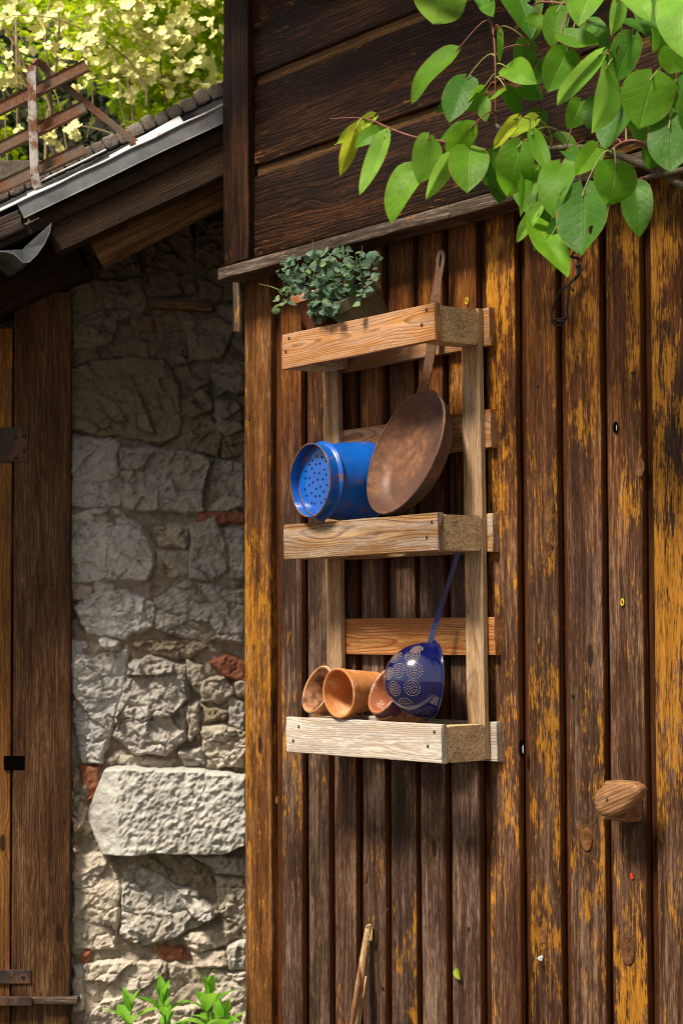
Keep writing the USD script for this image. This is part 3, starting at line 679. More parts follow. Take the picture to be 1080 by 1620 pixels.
t2.part("crack", tube(crk, [.0012, .0016, .0014, .0006], 6), "dark_hole")
n3 = nz(.80 * -RH + .42 * ZZ - .46 * FH)
t3, c3 = clay_pot("reddish clay pot stained purple outside, nested in a wider one beside the cobalt strainer", 606, 1092, -.150, n3, .060, .075, ("terracotta_red", "terracotta_red"), seed=3, taper=.8)
t3.part("purple_band", lathe([(.0616, -.004), (.0618, -.006), (.0585, -.042), (.0575, -.042)], c3, n3, 72, closed=False), "purple_stain", smooth=40)
t4, c4 = clay_pot("wide tan clay pot holding the purple-stained pot, behind the cobalt strainer", 616, 1099, -.150 + .028, n3, .0655, .085, ("terracotta_pale", "terracotta_red"), seed=4, rim=.014)

# ================================================================== PLANT POTS ON TOP
ppot = Thing("terracotta_pot", "brown terracotta pot half hidden by the trailing plant, on the top shelf", "flower pot", atY(487, 505, -.13), "pots on the top shelf")
c = atY(497, 462, -.135); nn = nz(ZZ + .18 * RH * -1 + .12 * OUT)
L = .10; r = .062
ppot.part("pot_body", lathe([(r - .006, -.004), (r - .001, 0), (r + .001, -.002), (r, -.02), (r - .004, -.021), (r * .68, -L), (.0005, -L)], c, nn, 64, closed=False), "terracotta_brown", smooth=40)
ppot.part("pot_rim", lathe([(r - .001, .0008), (r + .0022, -.001), (r + .0022, -.018), (r - .001, -.019)], c, nn, 64), "terracotta_red", smooth=40)
ppot.part("soil", disc(c - nn * .012, nn, r - .006, r - .006, .002, 24), "soil")
opot = Thing("olive_pot", "dull olive green pot tipped over under the trailing plant", "flower pot", atY(570, 490, -.12), "pots on the top shelf")
c = atY(553, 462, -.125); nn = nz(-.50 * RH + .83 * ZZ - .25 * FH); r = .074; L = .105
opot.part("pot_body", lathe([(r - .005, -.002), (r - .001, 0), (r, -.002), (r - .001, -.03), (r - .005, -.031), (r * .78, -L), (.0005, -L)], c, nn, 64, closed=False), "olive_pot", smooth=40)
opot.part("pot_rim", lathe([(r - .001, .0008), (r + .003, -.001), (r + .003, -.028), (r - .001, -.029)], c, nn, 64), "olive_pot", smooth=40)
opot.part("soil", disc(c - nn * .012, nn, r - .006, r - .006, .002, 24), "soil")
plant = Thing("trailing_plant", "grey-green small round-leaved plant spilling over the pots on the top shelf", "plant", atY(530, 470, -.13))
rs = np.random.RandomState(11)
SAGE = (np.array([0, .1, .3, .5, .7, .88, 1]), np.array([.1, .5, .9, 1, .95, .62, .0]))
region = Polygon([(437, 470), (430, 490), (442, 494), (456, 484), (470, 478), (486, 470), (490, 492), (498, 512), (512, 506), (515, 488), (530, 500), (545, 488), (556, 496), (572, 478), (590, 452), (604, 430), (600, 402), (586, 404), (570, 398), (545, 394), (520, 392), (495, 398), (470, 402), (448, 412), (438, 432), (446, 448)])
cnt = 0
hearts = [atY(497, 468, -.13), atY(548, 462, -.125)]
while cnt < 330:
    px, py = (rs.uniform(428, 606), rs.uniform(388, 515)) if rs.rand() > .2 else (rs.uniform(462, 530), rs.uniform(458, 506))
    if not region.contains(Point(px, py)): continue
    cx, cy = 520, 440
    e = ((px - cx) / 90) ** 2 + ((py - cy) / 55) ** 2
    front = math.sqrt(max(0.03, 1.25 - e))
    Y = -.12 - .075 * front * rs.uniform(.25, 1.0) ** .6 - (.04 if py > 480 else 0)
    p = atY(px, py, Y)
    h = hearts[0] if px < 522 else hearts[1]
    od = nz(p - h + rs.randn(3) * .03)
    d = nz(od * .5 + rs.randn(3) * .55 + ZZ * -.1)
    size = rs.uniform(.016, .029) * (1.0 if px > 455 else .8)
    nrm = nz(OUT * .75 + ZZ * .55 + np.array([.3, 0, 0]) + rs.randn(3) * .38)
    m, pc = leaf(p - d * size * .5, p + d * size * .5, size * rs.uniform(.42, .54), nrm, fold=rs.uniform(.1, .5), curl=rs.uniform(-.05, .15), nt=5, ns=2, lobe=.0, seed=cnt, tab=SAGE)
    plant.part("leaf" if cnt < 300 else "back_leaf", m, "leaf_sage_light" if (px < 462 and py > 455) or rs.rand() < .12 else "leaf_sage", smooth=True, pc=pc)
    cnt += 1
for k in range(26):
    t = rs.uniform(0, 1); h = hearts[int(rs.rand() < .5)]
    px, py = rs.uniform(440, 595), rs.uniform(405, 490); e = atY(px, py, -.17)
    plant.part("stem", tube([h - ZZ * .02, (h + e) / 2 + ZZ * .03 + rs.randn(3) * .01, e], [.002, .0016, .001], 5, 8), "green_stem", smooth=True)
for (a0, a1) in (((496, 404), (494, 378)), ((471, 404), (468, 390)), ((570, 408), (573, 388)), ((508, 396), (510, 390)), ((590, 425), (602, 405)), ((446, 460), (410, 449)), ((455, 404), (438, 408)), ((534, 394), (535, 388))):
    p0_, p1_ = atY(*a0, -.15), atY(*a1, -.16)
    pth = plant.part("flower_spike", tube([p0_, (p0_ + p1_) / 2 + [.002, 0, .002], p1_], [.0013, .0012, .0008], 5), "green_stem", smooth=True)
m, pc = leaf(atY(594, 414, -.13), atY(606, 407, -.14), .008, OUT, nt=5, ns=2, tab=SAGE, lobe=0); plant.part("leaf_tip", m, "leaf_sage", smooth=True, pc=pc)
m, pc = leaf(atY(590, 402, -.13), atY(597, 398, -.14), .006, OUT, nt=5, ns=2, tab=SAGE, lobe=0); plant.part("leaf_tip", m, "leaf_sage", smooth=True, pc=pc)

# ================================================================== WIRE LOOP, TURN BUTTON, STICK, STUCK LEAF
nailp = atY(913, 408, -.004)
wire = Thing("wire_loop", "twisted black wire loop hanging from a nail under the leafy branch", "wire", nailp)
def wpts(L_): return [atY(820 + x / 6, 380 + y / 6, Y) for x, y, Y in L_]
wire.part("nail", tube([nailp + [0, .01, 0], nailp + [-.003, -.022, .002], nailp + [-.003, -.026, .002]], [.0035, .0035, .0075], 9), "nail_iron", smooth=40)
wire.part("small_loop", tube(wpts([(600, 130, -.02), (575, 105, -.024), (540, 103, -.024), (512, 130, -.022), (518, 190, -.020), (548, 235, -.02), (575, 225, -.022), (598, 170, -.025), (600, 125, -.024)]), .0022, 7, 50), "black_wire", smooth=True)
wire.part("twist", tube(wpts([(605, 275, -.014), (575, 310, -.024), (550, 350, -.016), (520, 385, -.026), (485, 410, -.016), (495, 445, -.026), (520, 480, -.018)]), .0024, 7, 40), "black_wire", smooth=True)
wire.part("long_loop", tube(wpts([(548, 235, -.02), (560, 290, -.018), (545, 345, -.026), (500, 395, -.018), (470, 425, -.020), (400, 480, -.022), (345, 590, -.022), (315, 690, -.022), (318, 775, -.020), (355, 808, -.018), (400, 800, -.020), (440, 760, -.024), (455, 720, -.024), (460, 600, -.022), (478, 480, -.020), (490, 410, -.022), (545, 355, -.018), (575, 280, -.024), (590, 200, -.022)]), .0024, 7, 150), "black_wire", smooth=True)
wire.part("end_wrap", tube(wpts([(320, 770, -.024), (360, 750, -.028), (405, 745, -.030), (440, 740, -.028), (425, 765, -.018), (380, 765, -.02), (330, 765, -.022)]), .0024, 7, 40), "black_wire", smooth=True)

bpts = [(964, 1240), (970, 1233), (1017, 1238), (1019, 1250), (1019, 1300), (1014, 1303), (966, 1296), (963, 1288)]
btn = Thing("turn_button", "rounded wooden turn button screwed to a small block on the right of the shed wall", "latch", atY(992, 1270, 0))
bp = [atY(px, py, -.05) for px, py in ((956, 1236), (988, 1239), (990, 1251), (990, 1296), (988, 1302), (954, 1297), (952, 1285), (952, 1245))]
btn.part("block", loft_outline(bp, OUT, ((-.05, 1), (-.005, 1), (0, .96))), "peg", smooth=40, pc=lambda v: v[:, [0, 1, 2]] * [1, 1, 1])
ks = [(942, 1270), (943, 1260), (948, 1250), (958, 1243), (970, 1238), (985, 1236), (1000, 1237), (1012, 1241), (1017, 1247), (1016, 1255), (1009, 1267), (998, 1279), (984, 1288), (968, 1293), (954, 1292), (945, 1283)]
kp = [atY(px, py, -.075) for px, py in ks]
btn.part("knob", loft_outline(kp, OUT, ((-.027, .6), (-.025, .84), (-.016, .96), (-.006, 1.0), (.006, .97), (.012, .88), (.015, .7), (.016, .35))), "peg", smooth=60, pc=lambda v: (v - kp[0]) @ np.array([[.9, .0, .35], [0, 1, 0], [-.35, 0, .9]]).T + [3, .02, 0])
btn.part("screw", disc(atY(960, 1266, -.0905), OUT, .0035, .0045, .0012, 8), "nail_iron")

sp = [atY(584, 1468, -.012), atY(578, 1500, -.020), atY(569, 1560, -.040), atY(560, 1625, -.065)]
sp.append(sp[-1] + (sp[-1] - sp[-2]) * 5.2); sp[-1][2] = max(sp[-1][2], .0)
fk = (sp[3] - sp[2]); sp[-1] = sp[3] + fk * (sp[3][2] - .0) / -fk[2]
stick = Thing("stick", "broken peeled stick leaning against the foot of the shed wall", "stick", sp[-1])
fpc = lambda v: (v - sp[0])[:, [2, 1, 0]] + [4, .02, 0]
stick.part("shaft", tube(sp, [.0085, .0105, .0115, .012, .014], 9, 40), "stickw", smooth=True, pc=fpc)
for k, (dx, h0, h1) in enumerate(((.010, -.01, .035), (-.006, -.02, .02), (.002, 0, .025))):
    b0 = sp[0] + [dx, -.004, h0 - .02]; stick.part("splinter", tube([b0, b0 + [dx * .4 + .004, 0, h1]], [.005, .001], 5), "stickw", pc=fpc)
s0 = atY(572, 1560, -.055); stick.part("bark_strip", tube([atY(570, 1515, -.03) , s0 + [-.012, 0, 0], atY(556, 1622, -.075), sp[-1] + [-.02, -.01, .05]], [.003, .0055, .006, .006], 6, 24), "bark_strip", smooth=True)
s1 = [atY(579, 1545, -.03), atY(574, 1580, -.04), atY(567, 1625, -.05), sp[-1] + [.03, 0, .1]]
stick.part("side_twig", tube(s1, [.003, .0042, .005, .005], 6, 20), "stickw", smooth=True, pc=fpc)
m, pc = leaf(atY(720.5, 1534, -.004), atY(727.5, 1551, -.010), .0085, OUT + .5 * ZZ, fold=.4, nt=6, ns=2, lobe=.05)
lf = Thing("fallen_leaf", "tiny bright yellow-green leaf caught on the boards below the shelf", "leaf", atY(722, 1543, -.004))
lf.part("blade", m, "leaf_yellow", smooth=True, pc=pc)
lf.part("stalk", tube([atY(720.5, 1534, -.004), atY(721, 1528, -.003)], .0008, 5), "petiole")
c = atY(469, 591, -.16)

# ================================================================== LEAFY BRANCH
def V(x, y, Y=-.25): return atY(500 + x * .537, y * .537, Y)
br = Thing("leafy_branch", "green heart-shaped leaves on a branch hanging over the top right of the shed wall", "branch", V(1080, 545, -.2))
stems = [([(1230, 640, -.10), (1080, 545, -.16), (1000, 500, -.18), (920, 467, -.20), (850, 445, -.22), (760, 433, -.24), (690, 436, -.25), (610, 425, -.26), (545, 380, -.26), (480, 345, -.27)], .011, .004, "bark"),
         ([(1200, 455, -.12), (1080, 500, -.17), (1000, 516, -.19), (940, 541, -.21)], .008, .005, "bark"),
         ([(430, -60, -.22), (470, 0, -.23), (503, 40, -.25), (522, 95, -.26), (528, 200, -.27), (528, 265, -.27), (531, 370, -.26)], .0032, .002, "red_twig"),
         ([(500, 440, -.29), (440, 437, -.30), (370, 415, -.31), (300, 405, -.32), (215, 376, -.33), (150, 350, -.33), (40, 350, -.33)], .004, .0014, "red_twig"),
         ([(1150, -30, -.25), (1000, -20, -.28), (880, -10, -.30), (780, 10, -.30), (690, 5, -.3), (640, 18, -.3)], .006, .002, "red_twig"),
         ([(1180, 240, -.25), (1080, 225, -.30), (960, 225, -.33), (900, 180, -.35), (830, 158, -.36)], .006, .002, "red_twig"),
         ([(1000, 500, -.18), (960, 420, -.26), (900, 420, -.28), (870, 450, -.3)], .004, .002, "red_twig")]
SP3 = []
for pts, r0, r1, mat in stems:
    P = [V(*q) for q in pts]
    br.part("twig", tube(P, np.linspace(r0, r1, len(P)), 8, 6 * len(P)), mat, smooth=True)
    t = np.linspace(0, len(P) - 1, 60); SP3.append(np.stack([np.interp(t, np.arange(len(P)), np.array(P)[:, k]) for k in range(3)], 1))
SP3 = np.vstack(SP3)
LEAVES = [  # base x, y, tip x, y, half-width, distance from the wall, look   (read off the photograph)
 (400, -95, 342, 72, 84, .30, "l"), (408, 158, 278, 305, 50, .30, "g"), (442, 234, 392, 362, 47, .31, "d"), (430, 300, 352, 332, 24, .27, "d"),
 (560, -45, 634, 112, 66, .28, "d"), (712, 28, 694, 140, 36, .33, "g"), (812, -40, 772, 76, 54, .33, "g"), (722, 100, 832, 128, 36, .34, "g"), (738, 150, 680, 272, 49, .35, "g"),
 (566, 200, 650, 245, 40, .30, "g"), (558, 262, 502, 298, 26, .31, "g"), (838, 158, 708, 312, 27, .39, "l"), (852, 206, 812, 392, 56, .40, "l"), (905, 275, 850, 440, 60, .36, "d"),
 (992, 222, 950, 380, 76, .41, "g"), (1042, 350, 1044, 508, 66, .38, "d"), (934, 104, 880, 242, 52, .34, "d"), (892, -10, 868, 106, 26, .38, "l"), (1085, -30, 1085, 170, 76, .42, "l"),
 (915, -5, 985, 62, 36, .41, "l"), (985, 78, 992, 152, 24, .40, "l"), (1062, 140, 1040, 218, 44, .39, "g"), (900, 60, 975, 104, 26, .33, "d"),
 (118, 375, 70, 518, 24, .35, "y"), (204, 398, 128, 574, 36, .36, "l"), (198, 385, 112, 436, 28, .33, "g"), (168, 345, 56, 425, 24, .34, "y"), (332, 408, 302, 540, 50, .36, "l"),
 (288, 495, 220, 658, 52, .34, "g"), (392, 462, 322, 588, 30, .33, "l"), (450, 440, 446, 568, 59, .34, "g"), (462, 370, 384, 458, 36, .32, "g"), (442, 368, 362, 412, 24, .29, "d"),
 (492, 262, 432, 328, 24, .29, "g"), (490, 290, 500, 358, 22, .28, "g"), (602, 424, 562, 580, 54, .35, "g"), (542, 440, 500, 550, 32, .27, "d"), (652, 498, 604, 602, 34, .30, "g"),
 (722, 487, 700, 642, 54, .35, "g"), (790, 556, 784, 754, 82, .36, "d"), (882, 484, 858, 606, 64, .33, "g"), (828, 432, 764, 516, 34, .31, "g"), (738, 450, 792, 492, 24, .29, "d"),
 (940, 545, 952, 700, 46, .24, "d"), (664, 606, 590, 714, 24, .33, "l"), (640, 648, 742, 816, 48, .34, "g"), (722, 648, 722, 772, 40, .30, "d"), (640, 388, 684, 508, 26, .36, "g"),
 (560, 262, 602, 338, 26, .27, "d"), (606, 255, 668, 292, 28, .26, "d"), (772, 186, 728, 262, 32, .30, "d"), (540, 88, 540, 182, 10, .30, "g"), (864, 122, 826, 194, 32, .30, "d"),
 (592, 346, 522, 438, 20, .36, "y"), (1005, 300, 1050, 352, 28, .33, "d"), (1000, 105, 1052, 168, 26, .36, "g"), (652, 42, 640, 116, 30, .28, "g"), (985, 320, 930, 400, 50, .31, "d"),
 (1060, 230, 1075, 330, 40, .36, "d"), (620, 460, 600, 640, 22, .33, "g"), (600, 500, 640, 640, 40, .28, "d"), (700, 620, 640, 740, 34, .29, "d"), (690, 700, 700, 800, 26, .31, "g"),
 (965, 0, 1015, 110, 40, .34, "d"), (800, 60, 850, 130, 36, .28, "d"), (1020, 20, 1030, 120, 36, .36, "g"), (745, -20, 700, 50, 36, .27, "d"), (480, -40, 520, 50, 26, .24, "d"), (1130, 60, 1090, 230, 70, .4, "g"), (1150, 250, 1110, 430, 70, .38, "d"), (650, 350, 570, 400, 26, .31, "y"),
 (660, 330, 620, 420, 34, .22, "d"), (560, 480, 540, 600, 40, .22, "d"), (700, 400, 760, 470, 34, .22, "d"), (850, 300, 800, 380, 44, .24, "d"), (930, 300, 960, 400, 46, .24, "d"), (620, 120, 600, 220, 36, .2, "d"), (690, 180, 640, 250, 30, .2, "d"),
 (1010, 400, 980, 500, 40, .22, "d"), (780, 300, 740, 380, 36, .22, "g"), (660, 540, 640, 660, 40, .24, "d"), (760, 640, 720, 740, 34, .22, "d"), (460, 420, 420, 500, 28, .24, "d"), (900, 180, 850, 250, 40, .25, "g"), (1050, 250, 1000, 330, 40, .26, "g")]
LK = {"g": "leaf_green", "d": "leaf_dark", "l": "leaf_light", "y": "leaf_yellow"}
rs = np.random.RandomState(21)
for k, (bx, by, tx, ty, hw, D, kind) in enumerate(LEAVES):
    db = rs.uniform(-.02, .02)
    b, t = V(bx, by, -D + db), V(tx, ty, -D - .035 * rs.uniform(-.2, 1) - db)
    mpp = .537 * np.linalg.norm(CAM - b) / FPX
    nrm = nz(-FH * .9 + ZZ * .28 + rs.randn(3) * .23)
    ratio = hw * mpp
    curly = .16 if (kind == "y" or (bx, by) == (640, 648)) else .045
    m, pc = leaf(b, t, ratio * 1.0, nrm, fold=rs.uniform(.08, .32) * (1.6 if hw < 36 else 1), curl=rs.uniform(-.05, .17), twist=rs.uniform(-.5, .5), nt=14, ns=5, wave=curly, seed=300 + k)
    if k in (4, 16, 39):                # a hole eaten by an insect
        cen = pc[m[1]].mean(1); hx, hy = ((.55, .45), (.4, -.5), (.62, .3))[(4, 16, 39).index(k)]
        m = (m[0], m[1][((cen[:, 0] - hx) / .07) ** 2 + ((cen[:, 1] - hy) / .16) ** 2 > 1])
    pth = br.part("leaf", m, LK[kind], smooth=True, pc=pc)
    q = SP3[np.argmin(np.linalg.norm(SP3 - (b + [0, .02, .03]), axis=1))]
    dist = np.linalg.norm(q - b)
    if dist > .14: q = b + nz(q - b) * .14
    mid = (b + q) / 2 + ZZ * dist * .12 + nz(b - t) * .12 * dist
    br.part("leaf_stalk", tube([q, mid, b, b + (t - b) * .05], [.0019, .0016, .0014, .0010], 6, 10), "petiole" if rs.rand() < .55 else "red_twig", smooth=True, parent=pth)

# ================================================================== STONE HOUSE: wall, door, roof
DS = 5.85                                # distance of the stone wall's plane
def SP_(px, py, d=DS): return atD(px, py, d)
O0 = atD(0, 810, DS)
def ab(px, py):
    q = atD(px, py, DS) - O0; return np.array([q @ RH, q[2]])
house = Thing("stone_house", "old rubble stone outbuilding with plank door and tiled lean-to roof, left of the timber shed", "outbuilding", (*(O0 + RH * .3)[:2], 0))
def wall_pts(A, B, h): return O0 + A[..., None] * RH + B[..., None] * ZZ - h[..., None] * FH
# mortar bed
a0, a1 = ab(85, 800)[0], ab(640, 800)[0]; b0, b1 = -O0[2] - .05, ab(200, 250)[1]
A, B = np.meshgrid(np.arange(a0, a1, .006), np.arange(b0, b1, .006), indexing="ij")
P3 = np.stack([A, B, 0 * A], -1)
hm_ = (meshkit.fbm(P3 * 14, 5, 31) - .5) * .05 + (meshkit.fbm(P3 * 60, 4, 32) - .5) * .026 - .004
vor = meshkit.noise(P3 * 26, 5); hm_ += np.where(vor > .66, (vor - .66) * .06, 0)
house.part("mortar", (wall_pts(A, B, hm_).reshape(-1, 3), grid_faces(*A.shape)), "mortar", smooth=True)
core = box(O0 + RH * (ab(-470, 800)[0] + .03) + FH * .02 + ZZ * b0, RH * (a1 - ab(-470, 800)[0] - .03), FH * .4, ZZ * (b1 - b0)); house.part("wall_core", core, "mortar")

def stone(poly, mat, bulge=.045, rough=1.0, seed=0, grow=6.0, flat=False, left=None, name="stone", step=.0038, tilt=(0, 0)):
    pg = Polygon([ab(*q) for q in poly]).buffer(grow * .0019, join_style=1)
    x0, y0, x1, y1 = pg.bounds
    A, B = np.meshgrid(np.arange(x0 - .012, x1 + .012, step), np.arange(y0 - .012, y1 + .012, step), indexing="ij")
    P3 = np.stack([A, B, np.full_like(A, seed * 3.7)], -1)
    wv = .014 if not flat else .005
    Aw = A + (meshkit.fbm(P3 * 24, 3, seed + 1) - .5) * 2 * wv; Bw = B + (meshkit.fbm(P3 * 24 + 50, 3, seed + 2) - .5) * 2 * wv
    pts = shapely.points(Aw.ravel(), Bw.ravel()); inside = shapely.contains(pg, pts)
    d = shapely.distance(pg.exterior, pts) * np.where(inside, 1, -1); d = d.reshape(A.shape)
    rs = np.random.RandomState(seed)
    cx, cy = (x0 + x1) / 2, (y0 + y1) / 2; sx_, sy_ = max(.02, (x1 - x0) / 2), max(.02, (y1 - y0) / 2)
    size = min(sx_, sy_)
    if flat:
        h = np.full_like(A, bulge)
        h = h + (meshkit.fbm(P3 * 62, 2, seed) - .5) * .012 + (meshkit.fbm(P3 * 120, 2, seed + 9) - .5) * .009 + (meshkit.fbm(P3 * 8, 3, seed) - .5) * .012
        if left is not None:
            lx = ab(*left)[0] + (meshkit.fbm(P3 * 18, 3, 5) - .5) * .03
            h = np.minimum(h, bulge + (A - lx) * .75 + (meshkit.fbm(P3 * 60, 3, 3) - .5) * .008)
    else:
        # broken faces: the lowest of several tilted planes, with stepped cracks
        h = np.full_like(A, 9.0)
        for k in range(9):
            th = rs.uniform(0, 2 * math.pi); sl = rs.uniform(.03, .26)
            px_, py_ = cx + rs.uniform(-.6, .6) * sx_, cy + rs.uniform(-.6, .6) * sy_
            h = np.minimum(h, rs.uniform(.55, 1.15) * bulge + sl * ((A - px_) * math.cos(th) + (B - py_) * math.sin(th)))
        h = np.maximum(h, bulge * .5)
        def facets(cell, tilt_, off_, an, sd):      # little broken faces: each cell of the surface its own tilted plane
            r2 = np.random.RandomState(sd); th = r2.uniform(0, math.pi); ca, sa = math.cos(th), math.sin(th)
            wA = A + (meshkit.fbm(P3 / cell * .5, 3, sd) - .5) * cell * 1.2; wB = B + (meshkit.fbm(P3 / cell * .5 + 31, 3, sd + 1) - .5) * cell * 1.2
            U, Vv = (wA * ca + wB * sa) / cell, (-wA * sa + wB * ca) / (cell * an)
            lo, hi = np.array([U.min(), Vv.min()]) - 1, np.array([U.max(), Vv.max()]) + 1
            n_ = int(np.prod(hi - lo)) + 4; c_ = r2.uniform(lo, hi, (n_, 2))
            k_ = cKDTree(c_).query(np.column_stack([U.ravel(), Vv.ravel()]))[1].reshape(A.shape)
            tl, of = r2.uniform(-tilt_, tilt_, (n_, 2)), r2.uniform(-off_, off_, n_)
            return of[k_] + tl[k_, 0] * (U - c_[k_, 0]) * cell + tl[k_, 1] * (Vv - c_[k_, 1]) * cell * an
        kz_ = rough * min(1, size / .06)
        h = h + facets(.085, .26, .0055, 2.0, seed + 11) * kz_ + facets(.030, .26, .0022, 1.8, seed + 12) * rough + facets(.012, .32, .0009, 1.4, seed + 13) * rough
        h = h + (meshkit.fbm(P3 * 16, 3, seed + 4) - .5) * .022 * kz_ + (meshkit.fbm(P3 * 90, 3, seed + 6) - .5) * .008 * rough
        rid = 1 - np.abs(2 * meshkit.fbm(P3 * [9, 15, 1], 4, seed + 5) - 1)
        h = h - np.clip(rid - .93, 0, 1) * .16 * rough
    h = h + tilt[0] * (A - cx) + tilt[1] * (B - cy)
    edge = np.clip(d / (.011 if not flat else .007), -1, 1)
    h = np.where(d > 0, -.022 + (h + .022) * np.clip(edge, 0, 1) ** .6, -.022 + d * 2)
    keep = d > -.010
    v = wall_pts(A, B, h).reshape(-1, 3); f = grid_faces(*A.shape)
    f = f[keep.ravel()[f].all(1)]
    u, inv = np.unique(f, return_inverse=True)
    house.part(name, (v[u], inv.reshape(f.shape)), mat, smooth=True)

